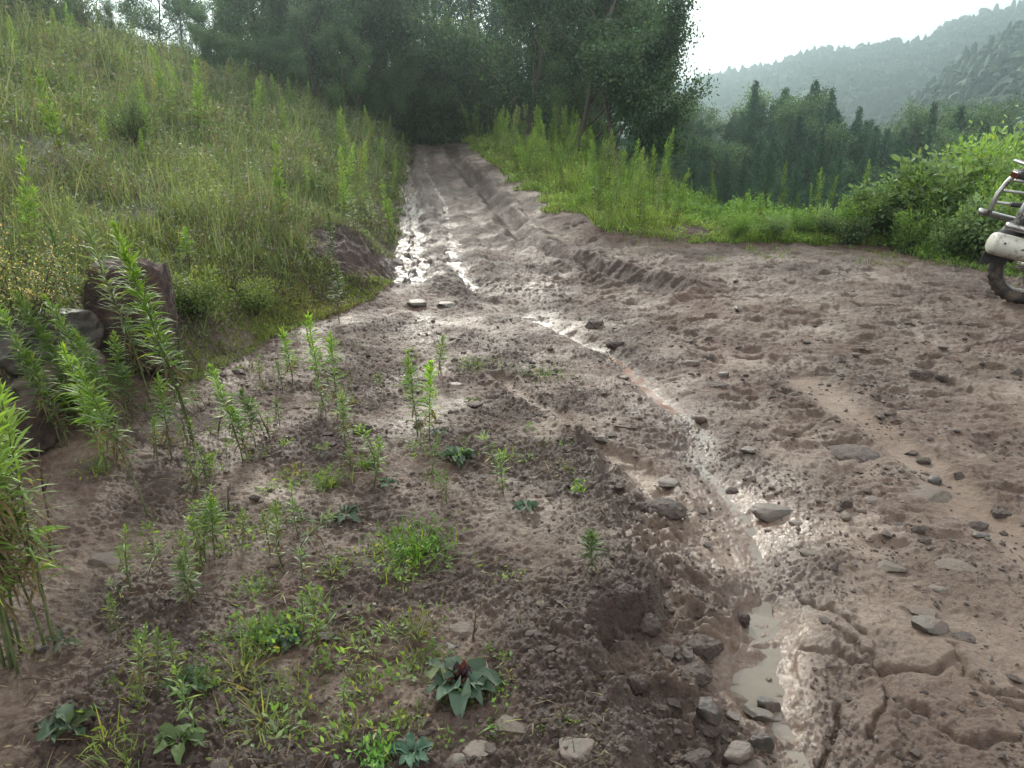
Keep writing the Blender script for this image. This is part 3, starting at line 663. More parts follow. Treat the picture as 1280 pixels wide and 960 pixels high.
rosette("limp grey-green rosette at the foot of the big left clump", hit(80, 810), .12, 7, 511, (.08, .10, .055), .5, .35)
rosette("yellow-green small rosette in front of the matted grass", hit(590, 505), .08, 10, 512, (.12, .17, .04), .3, .4)
rosette("dull green rosette behind the broad dark leaves", hit(485, 610), .09, 8, 513, (.05, .10, .055), .4, .5)

# dead stalks and twigs
def stick(label, pts, r, name="twig", cat="twig", branches=0, seed=0):
    rng = np.random.default_rng(seed); P = np.array(pts, float); t = np.linspace(0, 1, 8); Q = np.stack([np.interp(t, np.linspace(0, 1, len(P)), P[:, k]) for k in range(3)], 1)
    L = np.linalg.norm(Q[-1] - Q[0]); Q[1:-1] += rng.normal(0, L * .012, (6, 3)); g = [tube(Q, r * (1 - .6 * t), 6)]
    for _ in range(branches):
        k = rng.integers(2, 7); d = nrm((Q[k] - Q[0]) + rng.normal(0, L * .5, 3)); e = Q[k] + d * L * rng.uniform(.2, .45); g.append(tube([Q[k], (Q[k] + e) / 2 + rng.normal(0, .004, 3), e], [r * .6, r * .45, r * .2], 5))
    V, F, C = cat_(g); o_ = Q[0].copy(); V = V - o_
    o = link(name, nmesh(name, V, F, M_dead, smooth=True), None, label=label, category=cat); o.location = o_; return o
def stalk(label, u, v, H, seed, lean=(0, 0), br=3): p = hit(u, v); return stick(label, [p - [0, 0, .02], p + [lean[0] * H, lean[1] * H, H]], .004 + .003 * H, "dead_stalk", "dead stalk", br, seed)
def lying(label, a, b_, r, seed, br=0): p, q = hit(*a), hit(*b_); return stick(label, [p + [0, 0, r * .7], q + [0, 0, r * .7]], r, "twig", "twig", br, seed)
stalk("reddish dead stalk leaning on the mud right of the left-edge clump", 62, 700, .42, 601, (.05, .1), 4)
stalk("short dark dead stalk beside the leaning reddish stalk", 52, 695, .22, 602, (-.3, 0), 3)
stalk("rust-red stub standing on open mud", 214, 790, .09, 603, (.02, 0), 0)
stalk("dark forked stalk on mud left of centre", 352, 712, .11, 604, (-.1, .1), 4)
stalk("black bent stick poking up above the pale stones", 590, 800, .10, 605, (.15, .05), 1)
stalk("bare woody stub below the tallest weed", 235, 556, .14, 606, (-.1, 0), 2)
stalk("bare woody stub leaning right below the tallest weed", 272, 540, .12, 607, (.3, 0), 2)
stalk("dark twiggy stalk between the woody-footed weed and the close pair", 345, 520, .12, 608, (.1, 0), 3)
stalk("small charred stalk near the dusty rosette", 285, 640, .10, 609, (.1, .1), 3)
stalk("leafless brown stalk above the mossy ledge", 388, 440, .28, 610, (-.05, 0), 3)
stalk("tall leafless stalk at the left end of the dirt bank", 300, 400, .38, 611, (-.1, 0), 4)
lying("bleached fallen branch lying on the slope above the boulder", (100, 278), (160, 290), .012, 620, 2)
lying("long dark twig lying on pale mud below the mossy ledge", (345, 512), (395, 512), .006, 621)
lying("forked dark stick lying by the feet of the woody-footed weed", (200, 552), (238, 530), .007, 622, 1)
lying("pale dry stem lying across the bottom left mud", (20, 850), (180, 862), .0025, 623)
lying("long straw stem running towards the matted grass", (180, 862), (300, 900), .0025, 624)
lying("dark wet stick lying across the wheel mark", (768, 534), (802, 538), .006, 625)
lying("short dark stick half sunk right of the pale wheel mark", (738, 568), (758, 582), .006, 626)
lying("thin twig lying right of the forked dark stalk", (335, 712), (382, 700), .003, 627, 1)
lying("pale dry stem lying under the left-edge clump", (30, 745), (95, 800), .003, 628)
lying("pale stick on the grassy slope above the mossy ledge", (350, 395), (372, 402), .008, 629)
lying("twig half buried below the small tufts of the left mud", (300, 760), (240, 742), .003, 630, 1)
lying("thin root lying at the lower left of the purple-hearted rosette", (480, 835), (540, 810), .003, 631)

# ================================================================== stones
import bmesh
def ico(sub):
    bm = bmesh.new(); bmesh.ops.create_icosphere(bm, subdivisions=sub, radius=1)
    V = np.array([v.co[:] for v in bm.verts]); F = np.array([[v.index for v in f.verts] for f in bm.faces]); bm.free(); return V, F
ICO4, ICO3, ICO1 = ico(5), ico(4), ico(1)
def rock_verts(seed, sx, sy, sz, angular=.7, rough=.05, base=ICO3, planes=12):
    rng = np.random.default_rng(seed); V = base[0].copy()
    V += (.12 * fbm(V[:, 0] * 1.3 + seed, V[:, 1] * 1.3 + V[:, 2] * 1.7, 2, seed))[:, None] * V
    for _ in range(planes):
        nn = nrm(rng.normal(0, 1, 3)); d = rng.uniform(.55, .92) if angular > .3 else rng.uniform(.85, 1)
        k = V @ nn - d; V -= np.clip(k, 0, None)[:, None] * nn * min(1, angular + .25)
    for s_ in (1, -1):
        nn = nrm(np.array([rng.normal(0, .12), rng.normal(0, .12), s_])); k = V @ nn - .55; V -= np.clip(k, 0, None)[:, None] * nn * angular
    V += (rough * fbm(V[:, 0] * 5 + V[:, 2] * 3 + seed, V[:, 1] * 5 - V[:, 2] * 4, 4, seed + 9))[:, None] * nrm(V)
    return V * [sx, sy, sz]
def stone(label, px, w_, h_, mt=None, seed=0, rz=0, ang=.8, flat=.5, sink=.35, name="stone", cat="stone", rough=.05, depth=None, base=ICO3, lift=0):
    p = hit(px[0], px[1] + h_ * .3); sx = px_size(p, w_) / 2 * .92; sz = px_size(p, h_) / 2 * flat * 2; sy = depth or sx * .8
    V = rock_verts(seed, sx, sy, sz * .75, ang, rough, base)
    m_ = nmesh(name, V, base[1], mt or M_rock, smooth=True)
    try: m_.set_sharp_from_angle(angle=R(32))
    except Exception: pass
    o = link(name, m_, None, label=label, category=cat); o.location = (p[0], p[1], p[2] + sz * (.30 - sink) + lift); o.rotation_euler = (0, 0, rz); return o
ST = [
 ((1112, 705), 38, 18, M_rockp, .5, .2, .9, "flat pale six-sided stone on the right mud"),
 ((1197, 703), 48, 12, M_rockp, .4, .6, .8, "thin pale slab sunk in mud right of the six-sided stone"),
 ((1160, 780), 42, 28, M_rock, .7, .2, .8, "dark grey chunky stone, the largest on the lower right mud"),
 ((1154, 762), 36, 14, M_rockp, .5, .5, .7, "light stone touching the far side of the chunky grey stone"),
 ((1172, 735), 22, 10, M_rock, .5, .3, .7, "small two-toned stone above the chunky grey stone"),
 ((1150, 612), 78, 20, M_rockp, .45, .5, .8, "long flat slab showing from a ridge on the right"),
 ((1168, 600), 18, 12, M_rockd, .8, .2, .3, "round dark stone sitting behind the long flat slab"),
 ((1090, 622), 26, 11, M_rock, .5, .3, .6, "low stone at the left end of the long flat slab"),
 ((1057, 644), 18, 11, M_rockp, .6, .2, .5, "small pale pebble beside a dark clod right of the rill"),
 ((1074, 637), 17, 9, M_rockp, .6, .2, .5, "second small pale pebble, just right of the first beside the dark clod"),
 ((1056, 628), 18, 18, M_clod, .8, .3, .4, "dark clod behind the two small pale pebbles"),
 ((970, 630), 62, 26, M_rock, .5, .5, .6, "broad muddy stone at the right bank of the rill"),
 ((838, 600), 38, 18, M_rock, .55, .25, .8, "flat blue-grey stone left of the rill"),
 ((828, 628), 64, 32, M_clod, .7, .35, .4, "large dark rounded clod in front of the flat blue-grey stone"),
 ((897, 478), 30, 16, M_clod, .6, .3, .8, "brown angular block on the mud right of the rill"),
 ((905, 466), 18, 10, M_rockd, .7, .3, .6, "dark stone behind the brown angular block"),
 ((865, 452), 22, 9, M_rockp, .6, .2, .8, "small light stone on the trampled mud above the rill"),
 ((875, 522), 17, 12, M_rock, .8, .2, .4, "wet stone standing in the narrow shining part of the rill"),
 ((780, 470), 16, 8, M_rock, .6, .3, .5, "green-tinged stone at the left lip of the red-brown pool"),
 ((885, 885), 34, 32, M_rockd, .9, .2, .9, "dark block at the left end of the rubble by the water"),
 ((914, 893), 32, 14, M_rock, .5, .1, .9, "thin elongated slab lying between the rubble blocks"),
 ((944, 888), 46, 18, M_rock, .5, .1, .9, "longest slab of the rubble, pointing to the water"),
 ((958, 880), 34, 28, M_rockd, .9, .2, .9, "dark block half in the water behind the longest slab"),
 ((950, 926), 34, 34, M_rockd, .9, .2, .8, "dark wedge stone under the longest slab"),
 ((920, 938), 42, 34, M_rockd, .8, .2, .8, "rounded dark block at the near end of the rubble"),
 ((870, 945), 44, 28, M_clod, .7, .3, .5, "muddy boulder near the bottom left of the rubble"),
 ((888, 908), 30, 16, M_clod, .7, .3, .6, "reddish clod wedged under the rubble blocks"),
 ((935, 955), 50, 22, M_rockp, .6, .4, .7, "wet pale stone at the bottom edge below the rubble"),
 ((720, 930), 56, 24, M_rock, .45, .35, .9, "flat grey stone with dark front near the bottom centre"),
 ((577, 785), 36, 18, M_rockp, .6, .3, .9, "pale stone, upper of two above the purple-hearted rosette"),
 ((560, 806), 30, 16, M_rock, .5, .4, .8, "greenish stone, lower of two above the purple-hearted rosette"),
 ((597, 830), 42, 20, M_rockp, .5, .3, .7, "tan stone touching the back of the purple-hearted rosette"),
 ((640, 893), 62, 44, M_rockp, .3, .62, .8, "large embedded tan slab barely rising from the mud"),
 ((598, 936), 44, 20, M_rock, .5, .3, .8, "grey stone at the bottom right of the leafy rosette"),
 ((508, 928), 42, 26, M_rockp, .5, .5, .7, "half buried pale stone behind the bottom rosette"),
 ((572, 950), 28, 12, M_rock, .5, .4, .7, "small grey stone at the bottom edge"),
 ((134, 697), 44, 26, M_rockp, .6, .2, .95, "square grey-green stone alone on the left mud"),
 ((53, 808), 18, 12, M_rockd, .6, .2, .6, "small dark stone at the foot of the left-edge clump"),
 ((522, 376), 30, 14, M_rock, .6, .2, .9, "grey slab stone at the left foot of the wet track, left of two"),
 ((556, 378), 32, 12, M_rock, .5, .3, .9, "grey slab stone at the left foot of the wet track, right of two"),
 ((453, 536), 26, 18, M_clod, .9, .15, .3, "round dark reddish stone on the left mud"),
 ((780, 742), 34, 28, M_clod, .9, .2, .5, "dark clod on the gully ledge, highest of the three"),
 ((812, 778), 32, 26, M_clod, .9, .2, .5, "dark clod in the gully below the highest ledge clod"),
 ((795, 858), 30, 24, M_clod, .9, .2, .5, "dark clod in the gully nearest the bottom"),
 ((880, 808), 50, 34, M_clod, .7, .3, .5, "big muddy lump at the left edge of the puddle"),
 ((868, 838), 44, 26, M_clod, .7, .3, .5, "broad muddy lump between the puddle and the sandy pocket"),
 ((928, 772), 22, 16, M_clod, .9, .2, .4, "small wet lump at the top left corner of the puddle"),
 ((1066, 562), 66, 22, M_clod, .6, .4, .3, "long low dark mud mound right of the smooth wheel band"),
 ((1150, 467), 30, 14, M_clod, .9, .2, .4, "dark clod high on the right clearing"),
 ((1178, 471), 16, 8, M_clod, .9, .2, .4, "small dark clod beside the high right clod"),
 ((1155, 576), 18, 10, M_clod, .9, .2, .4, "small clod resting on the smooth wheel band"),
 ((1070, 443), 11, 6, M_rockp, .7, .2, .6, "tiny white stone shining on the right clearing"),
 ((1225, 668), 20, 9, M_rockd, .6, .3, .6, "small dark stone near the right edge of the view"),
 ((1155, 675), 16, 9, M_clod, .8, .2, .4, "small dark clod above the pale slab"),
 ((1250, 640), 24, 12, M_clod, .8, .3, .4, "clod among crumbs at the far right of the mud"),
 ((905, 330), 26, 5, M_rockp, .6, .3, .5, "light flat stone at the crest of the clearing"),
 ((742, 405), 30, 16, M_clod, .9, .2, .4, "dark lump of churned mud above the rill head"),
 ((770, 428), 26, 12, M_clod, .8, .3, .4, "smaller churned lump right at the rill head"),
 ((595, 505), 22, 8, M_clod, .6, .3, .4, "thin dark crust of mud left of the pale wheel mark"),
 ((570, 478), 24, 8, M_rock, .5, .4, .5, "wet grey stone between the seedlings near the track"),
 ((1205, 795), 30, 14, M_clod, .6, .4, .5, "low clod right of the chunky grey stone"),
 ((1010, 688), 26, 12, M_rockp, .5, .5, .7, "light angular stone set in the mud right of the rill"),
 ((995, 652), 20, 10, M_rock, .5, .3, .6, "small stone under the broad muddy stone"),
 ((935, 560), 24, 12, M_rock, .5, .4, .5, "rounded mud-coated stone right of the narrow rill"),
 ((915, 610), 20, 12, M_clod, .6, .3, .5, "clod on the right lip where the rill widens"),
 ((960, 850), 10, 8, M_rock, .8, .2, .4, "pebble poking out of the puddle narrows"),
]
rngS = random.Random(4)
for k, (px, w_, h_, mt, fl, sk, ang_, lab) in enumerate(ST):
    rz = -.55 if "slab" in lab and "rubble" in lab else rngS.uniform(-.4, .4)
    nm = "mud_clod" if mt is M_clod and "stone" not in lab else "stone"
    stone(lab, px, w_, h_, mt, 700 + k, rz, ang_, fl, sk, nm, "mud clod" if nm == "mud_clod" else "stone", .20 if mt is M_clod else .07, depth=px_size(hit(*px), w_) * .22 if "longest" in lab or "thin elongated" in lab else None)

# boulders at the foot of the left bank
def boulder(label, p, s, mt, seed, rz=0, tilt=0, ang=.9, name="boulder", rough=.10, planes=10):
    V = rock_verts(seed, 1, 1, 1, ang, rough, ICO4, planes); V = V * s
    m_ = nmesh(name, V, ICO4[1], mt, smooth=True)
    o = link(name, m_, None, label=label, category="boulder"); o.location = p; o.rotation_euler = (tilt, 0, rz); return o
def box_boulder(label, p, s, mt, seed, rz, tilt):
    V, F = ICO4; U = V / np.max(np.abs(V), axis=1, keepdims=True) ** .82
    U = U * .86; U[:, 0] *= 1 - .10 * U[:, 2]; U[:, 2] += .10 * gn(U[:, 0] * 1.5, U[:, 1] * 1.5, seed)
    U += (.05 * ridged(U[:, 0] * 3.2 + U[:, 1] * 3.2, U[:, 2] * .5, 4, seed + 11) - .10 * np.exp(-((U[:, 0] - .15 + .1 * gn(U[:, 2] * 2, U[:, 2] * 0, 3)) / .06) ** 2))[:, None] * nrm(V)
    U += (.035 * ridged(U[:, 0] * 9 + U[:, 1] * 7, U[:, 2] * 5 + U[:, 1] * 3, 4, seed + 21))[:, None] * nrm(V)
    U += (.10 * fbm(U[:, 0] * 2.2 + U[:, 1], U[:, 2] * 1.6 + U[:, 1] * 2, 4, seed) + .05 * ridged(U[:, 0] * 4 + U[:, 1] * 3, U[:, 2] * 1.4, 3, seed + 5))[:, None] * nrm(V)
    o = link("boulder", nmesh("boulder", U * s, F, mt, smooth=True), None, label=label, category="boulder"); o.location = p; o.rotation_euler = (tilt, .05, rz); return o
pb = hit(158, 458); hB = top_h(pb, 330)
box_boulder("upright red-brown earthy boulder in the foot of the left bank", pb + [0, .16, hB * .42], (px_size(pb, 98) / 2, .20, hB * .60), M_redrock, 801, .25, -.12)
pb = hit(18, 470); boulder("dark grey boulder at the left edge behind the weeds", pb + [-.05, .25, .12], (.34, .30, .24), M_rockd, 802, .3)
pb = hit(52, 520); boulder("pale worn boulder above the dark hollow at left", pb + [-.06, .22, .10], (.26, .28, .17), M_rockp, 803, -.5, .2)
pb = hit(205, 552); boulder("low mossy rounded slab below the tallest weed", pb + [0, .1, -.01], (.24, .2, .07), M_redrock, 804, .4, 0, .5)
pb = hit(30, 600); boulder("dark undercut earth lump beneath the pale worn boulder", pb + [-.22, .28, .08], (.26, .24, .20), M_redrock, 805, .2, 0, .8)

for k, (px, H_, n_, sp, lab) in enumerate([((150, 468), .13, 110, .22, "rank grass growing along the foot of the red boulder"), ((60, 440), .16, 120, .2, "grass between the dark grey boulder and the red boulder"), ((30, 545), .14, 90, .2, "grass hanging in the dark hollow at left"), ((205, 545), .07, 70, .2, "thin grass over the low mossy slab"), ((120, 590), .12, 80, .14, "dry grass by the hollow below the pale worn boulder"), ((100, 500), .12, 90, .12, "green grass at the right end of the pale worn boulder")]):
    tuft("grass_tuft", lab, "grass", hit(*px), H_, n_, sp, 870 + k, base=(.10, .14, .05), leafy=60)
# loose crumbs too many to count
def scatter_rocks(name, N, size, region, mt, seed, label, cat):
    rng = np.random.default_rng(seed); u = rng.uniform(region[0], region[2], N * 3); v = region[1] + (region[3] - region[1]) * rng.random(N * 3)
    P = np.array([P0(a, b2) for a, b2 in zip(u, v)]); g = fbm(P[:, 0] * 2.2, P[:, 1] * 2.2, 3, seed); d, _ = pdist(P[:, 0], P[:, 1], LEDGE, True); dp, _ = pdist(P[:, 0], P[:, 1], PUD)
    dr, _ = pdist(P[:, 0], P[:, 1], RILL)
    keep = (rng.random(N * 3) < np.clip(.25 + g * 1.3 + .6 * np.exp(-(d / .2) ** 2), 0, 1)) & (dp > .13) & (dr > .05) & (np.interp(P[:, 1], FY, FX) < P[:, 0]); P = P[keep][:N]; n = len(P)
    z = terrain(P[:, 0], P[:, 1]); s = size * rng.lognormal(0, .5, n) * np.clip(np.hypot(P[:, 0], P[:, 1]) / 3.5, .7, 1.8)
    V0, F0 = ICO1; nv = len(V0); J = V0[None] * (1 + rng.normal(0, .22, (n, nv, 1)))
    sc = rng.uniform(.6, 1.3, (n, 1, 3)) * [1, 1, .6]; a = rng.random(n) * 6.28; J = J * sc
    ca, sa = np.cos(a)[:, None], np.sin(a)[:, None]; x = J[..., 0] * ca - J[..., 1] * sa; y = J[..., 0] * sa + J[..., 1] * ca
    V = np.stack([x, y, J[..., 2]], -1) * s[:, None, None] + np.c_[P, z + s * .1][:, None]
    F = (np.arange(n)[:, None, None] * nv + F0[None]).reshape(-1, 3)
    link(name, nmesh(name, V.reshape(-1, 3), F, mt, smooth=False), kind='stuff', label=label)
scatter_rocks("mud_crumbs", 9000, .0050, (200, 400, 1500, 1000), M_clod, 850, "small dark crumbs of mud", "mud")
scatter_rocks("mud_crumbs", 900, .0105, (200, 430, 1500, 1000), M_clod, 852, "larger loose crumbs of mud", "mud")
def litter(N, seed):
    rng = np.random.default_rng(seed); P = np.array([P0(rng.uniform(-150, 760), 400 + 600 * rng.random()) for _ in range(N)])
    g = fbm(P[:, 0] * 2, P[:, 1] * 2, 3, seed); P = P[(rng.random(N) < .35 + g * 1.6) & (np.interp(P[:, 1], FY, FX) < P[:, 0] + .2)]; n = len(P); z = terrain(P[:, 0], P[:, 1])
    pal = np.array([(.035, .022, .014), (.10, .07, .04), (.16, .13, .08), (.05, .04, .022)]); C = pal[rng.integers(4, size=n)] * rng.uniform(.6, 1.3, (n, 1))
    B = np.c_[P, z + .004]; D = np.c_[rng.normal(0, 1, (n, 2)), rng.normal(.05, .22, n)]
    k = n * 2 // 3
    V, F, C = cat_([blades(B[:k], D[:k], rng.uniform(.02, .10, k), rng.uniform(.0018, .004, k), .15, 3, C[:k], rng, roll=.8, shape='grass'), diamonds(B[k:], D[k:], rng.uniform(.008, .026, n - k), rng.uniform(.004, .010, n - k), C[k:], rng, roll=.5)])
    link("plant_litter", nmesh("plant_litter", V, F, M_fol, C), kind='stuff', label="bits of dead stem and leaf strewn on the mud")
litter(9000, 860)
scatter_rocks("gravel", 500, .0065, (700, 330, 1500, 1000), M_rock, 851, "small loose gravel in the mud", "gravel")

# ================================================================== growth on the slopes (nobody could count it)
def cover(name, N, region, mt, seed, palette, size=.03, height=.25, grass_frac=.3, label="", xy=None, thin=None, hmod=None):
    rng = np.random.default_rng(seed)
    x, y = region(rng, N); 
    f = fbm(x * 1.1, y * 1.1, 3, seed); f2 = fbm(x * 3.1, y * 3.1, 2, seed + 7); pz = fbm(x * .55, y * .55, 3, seed + 3)
    keep = rng.random(len(x)) < np.clip(.75 + f * 1.3, .38, 1) * (np.hypot((x + 1.45) / .5, (y - 7.25) / .8) > .62 + .7 * f2)
    x, y, f, f2, pz = x[keep], y[keep], f[keep], f2[keep], pz[keep]; n = len(x); z = terrain(x, y)
    hc = height * np.clip(.45 + f * .9 + f2 * .8, .06, 1.8)
    if hmod is not None: hc = hc * hmod(x, y)
    if hmod is not None:
        ok = hc > .012; x, y, f, f2, pz, z, hc = x[ok], y[ok], f[ok], f2[ok], pz[ok], z[ok], hc[ok]; n = len(x)
    dist = np.hypot(x, y); sz = size * np.clip(dist / 7, .6, 2.6) * rng.uniform(.6, 1.5, n)
    pal = np.array(palette); idx = np.clip(((pz + rng.normal(0, .13, n)) * 1.4 + .5) * len(pal), 0, len(pal) - 1).astype(int)
    C = pal[idx] * (1 + rng.normal(0, .25, (n, 1))).clip(.4, 1.8); C = C.clip(.004, .5)
    gr = rng.random(n) < grass_frac
    B = np.c_[x, y, z + hc * rng.random(n) ** .8]
    D = np.c_[rng.normal(0, 1, (n, 2)), rng.normal(.35, .6, n)]
    parts = [diamonds(B[~gr], D[~gr], sz[~gr], sz[~gr] * .5, C[~gr], rng)]
    m_ = gr.sum(); Bg = B[gr].copy(); Bg[:, 2] = z[gr] - .01
    Dg = np.c_[rng.normal(0, .35, (m_, 2)), np.ones(m_)]
    parts.append(blades(Bg, Dg, (hc[gr] * 1.25 + .05) * rng.uniform(.5, 1.2, m_), sz[gr] * .22 + .003, .5 * rng.random(m_), 2, C[gr] * [1.15, 1.1, 1.0], rng, shape='grass'))
    V, F, C = cat_(parts); link(name, nmesh(name, V, F, mt, C), kind='stuff', label=label)
def reg_bank(ymin, ymax, dmin, dmax, near_bias=1.6):
    def f(rng, N):
        y = ymin + (ymax - ymin) * rng.random(N) ** near_bias; d = dmin + .22 * gn(y * 1.6, y * 0 + 7.7, 67) * ss(8, 9.5, y) - .12 * ss(8, 9.5, y) + (dmax - dmin) * rng.random(N) ** 1.1; return np.interp(y, FY, FX) - d, y
    return f
def reg_q(qmin, qmax, tmin, tmax, bias=1.5):
    def f(rng, N):
        # sample along the edge of the drop
        E = EDGE; seg = np.r_[0, np.cumsum(np.hypot(*np.diff(E, axis=0).T))]; s = rng.uniform(tmin, tmax, N) * seg[-1]
        ex = np.interp(s, seg, E[:, 0]); ey = np.interp(s, seg, E[:, 1]); e2 = .5; nx = np.interp(s + e2, seg, E[:, 0]) - np.interp(s - e2, seg, E[:, 0]); ny = np.interp(s + e2, seg, E[:, 1]) - np.interp(s - e2, seg, E[:, 1])
        L = np.hypot(nx, ny); q = qmin + (qmax - qmin) * rng.random(N) ** bias; return ex - ny / L * q * -1 * -1 * -1, ey + nx / L * q
    return f
BANKPAL = [(.062, .092, .038), (.080, .115, .042), (.11, .108, .065), (.10, .140, .052), (.12, .10, .078), (.092, .125, .056), (.072, .095, .046), (.11, .09, .072), (.125, .155, .065)]
cover_soft = [(.115, .150, .075), (.09, .13, .06), (.135, .145, .09), (.08, .115, .05)]
MOSSPAL = [(.10, .13, .03), (.13, .15, .03), (.085, .12, .03), (.15, .15, .045)]
def hm_bank(x, y): d = np.interp(y, FY, FX) - x; return ss(.1, 1.2, d) * .75 + .25 + .6 * ss(3, 6, d) + .5 * ss(10, 15, y)
cover("undergrowth", 480000, reg_bank(3.3, 27, .12, 11), M_fol, 901, BANKPAL, .030, .36, .42, "mixed weeds and grass covering the left bank", hmod=hm_bank)
cover("ground_cover", 60000, reg_bank(4.4, 7.0, -.12, 1.5, 1.0), M_fol, 902, MOSSPAL, .020, .06, .35, "low yellow-green creeping cover on the foot of the bank")
cover("tall_grass", 48000, reg_bank(4.6, 24, .25, 10.5), M_fol, 907, cover_soft, .024, .50, .93, "soft pale tall grass standing over the left bank", hmod=hm_bank)
def reg_berm(rng, N):
    y = 9.1 + 22 * rng.random(N) ** 1.6; x = np.interp(y, RY, RX) - .10 + .28 * gn(y * 1.7, y * 0 + 2.2, 66) + rng.random(N) * 2.7; return x, y
cover("grass", 150000, reg_berm, M_fol, 903, [(.11, .18, .04), (.15, .23, .05), (.13, .16, .055), (.18, .25, .055)], .026, .36, .6, "long grass along the right side of the track", hmod=lambda x, y: (.55 + .6 * ss(0, .8, x - np.interp(y, RY, RX)) + .5 * gn(x * 3, y * 3, 9)) * (1 - .72 * ss(1.6, 2.4, x) * ss(13, 11, y)))
SX = [1.8, 2.6, 3.4, 4.2, 4.4, 4.65, 6, 12, 20]; SY = [10.4, 9.9, 9.5, 9.0, 7.9, 7.2, 6.4, 4.5, 2]
def reg_fringe(rng, N):
    x = rng.uniform(1.2, 4.6, N); return x, np.interp(x, [1.2, 2.1, 2.6, 3.4, 4.2, 4.6], [9.9, 9.1, 9.4, 9.2, 8.6, 7.6]) - rng.random(N) ** 2 * 1.5
cover("grass", 9000, reg_fringe, M_fol, 906, [(.10, .15, .05), (.13, .13, .07), (.12, .17, .05)], .016, .07, .6, "sparse short grass creeping onto the mud at the crest", hmod=lambda x, y: (gn(x * 1.6, y * 1.6, 44) > .12) * 1.0)
def reg_slope(rng, N):
    x = rng.uniform(1.8, 20, N); y = np.interp(x, SX, SY) + rng.random(N) ** 1.5 * 9; return x, y
cover("undergrowth", 220000, reg_slope, M_fol, 904, [(.09, .16, .04), (.13, .22, .05), (.16, .25, .055), (.10, .18, .05)], .032, .36, .4, "rank green growth on the slope beyond the clearing", hmod=lambda x, y: (.3 + .8 * ss(0, 1.2, y - np.interp(x, SX, SY))) * (.35 + .65 * ss(2.6, 3.8, x)))

# ------------------------------------------------------------------ weeds standing in numbers
wp = []
for k in range(6):
    H = 1.0; st, lv = weed_meshes(H, 950 + k, nl=110, L=.085, W=.013, seg=1, lean=.10, base=[GREEN, (.10, .17, .035), SILV, (.11, .18, .04), OLIVE, (.12, .19, .04)][k], start=.12, stems=[1, 2, 1, 3, 1, 2][k], plume=k in (2, 4), tipcol=[LIME, LIME, SILV, LIME, (.14, .15, .07), LIME][k])
    wp.append(make_plant("plumed_weed" if k in (2, 4) else "leafy_weed", "tall leafy weed standing among others on the left bank", "weed", st, lv, (0, 0, 0), 0, "weeds on the left bank"))
used = set()
def put(k, x, y, s, label, group, rng):
    z = gz(x, y); tl = (rng.normal(0, .13), rng.normal(0, .13))
    if k not in used:
        used.add(k); o = wp[k]; o.location = (x, y, z); o.scale = (s, s, s); o.rotation_euler = (*tl, rng.random() * 6.28); o['label'] = label; o['group'] = group
    else: dup(wp[k], (x, y, z), rng.random() * 6.28, s, label, group, tl)
rng = np.random.default_rng(21)
for _ in range(175):
    y = 4.8 + 17 * rng.random() ** 1.1; d = .5 + 8.5 * rng.random(); x = np.interp(y, FY, FX) - d
    put(int(rng.integers(6)), x, y, rng.uniform(.35, .85) * (1 + .25 * (y > 10)), "tall leafy weed standing among many alike on the left bank", "weeds on the left bank", rng)
for _ in range(130):
    y = 9.6 + 17 * rng.random() ** 1.5; x = np.interp(y, RY, RX) + .05 + 1.9 * rng.random() ** 1.3
    if x > 2.0 and y < 12: continue
    put(int(rng.choice([0, 1, 3, 5, 2])), x, y, rng.uniform(.5, 1.15) * np.interp(y, [9.5, 16], [.8, 1.1]), "bright upright weed in the dense row right of the track", "weeds along the right side of the track", rng)
for _ in range(60):
    x = rng.uniform(2.6, 9); y = np.interp(x, [1.8, 2.6, 4.4, 5.2, 7, 12], [10.8, 10.2, 9.4, 8.3, 7.3, 5]) + rng.random() * 3
    put(int(rng.choice([0, 1, 3, 5])), x, y, rng.uniform(.35, .8), "green weed among the bushes beyond the clearing", "weeds beyond the clearing", rng)

for _ in range(30):
    y = 9.3 + 13 * rng.random(); x = np.interp(y, FY, FX) - .05 - .7 * rng.random()
    put(int(rng.integers(6)), x, y, rng.uniform(.35, .75), "weed on the bank edge beside the wet left rut", "weeds beside the wet rut", rng)
# ------------------------------------------------------------------ shrubs
def shrub_meshes(seed, H=1, n=2600, L=.055, W=.026, base=(.06, .11, .03), nb=22, top=None, flower=None):
    rng = np.random.default_rng(seed); st, tips = [], []
    for b_ in range(nb):
        a = rng.random() * 6.28; sp = rng.uniform(.1, .55) * H; h = H * rng.uniform(.5, 1.0) * (1 - .3 * sp / H); t = np.linspace(0, 1, 6)
        pts = np.c_[math.cos(a) * sp * t ** .8, math.sin(a) * sp * t ** .8, h * t ** .9]; pts[1:] += rng.normal(0, .02 * H, (5, 3)); pts[0, 2] = -.04
        st.append(tube(pts, .011 * H * (1 - .8 * t), 4)); tips.append(pts)
    T = np.concatenate([p[2:] for p in tips]); k = rng.integers(len(T), size=n); B = T[k] + rng.normal(0, .075 * H, (n, 3)); B[:, 2] = np.abs(B[:, 2])
    D = (B - [0, 0, H * .3]) * .8 + rng.normal(0, .45 * H, (n, 3)); D[:, 2] -= .1
    C = leafcols(base, n, rng, .28, .10)
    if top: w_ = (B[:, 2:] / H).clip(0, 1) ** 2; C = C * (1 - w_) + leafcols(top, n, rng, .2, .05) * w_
    lv = [diamonds(B, D, L * rng.uniform(.6, 1.3, n), W, C, rng)]
    fl = None
    if flower:
        m_ = 1100; k = rng.integers(len(T), size=m_); B = T[k] + rng.normal(0, .06 * H, (m_, 3)); B[:, 2] = B[:, 2].clip(.35 * H) + .05 * H; fl = diamonds(B, rng.normal(0, 1, (m_, 3)), .016, .014, leafcols(flower, m_, rng, .3, .2), rng)
    return cat_(st), cat_(lv), fl
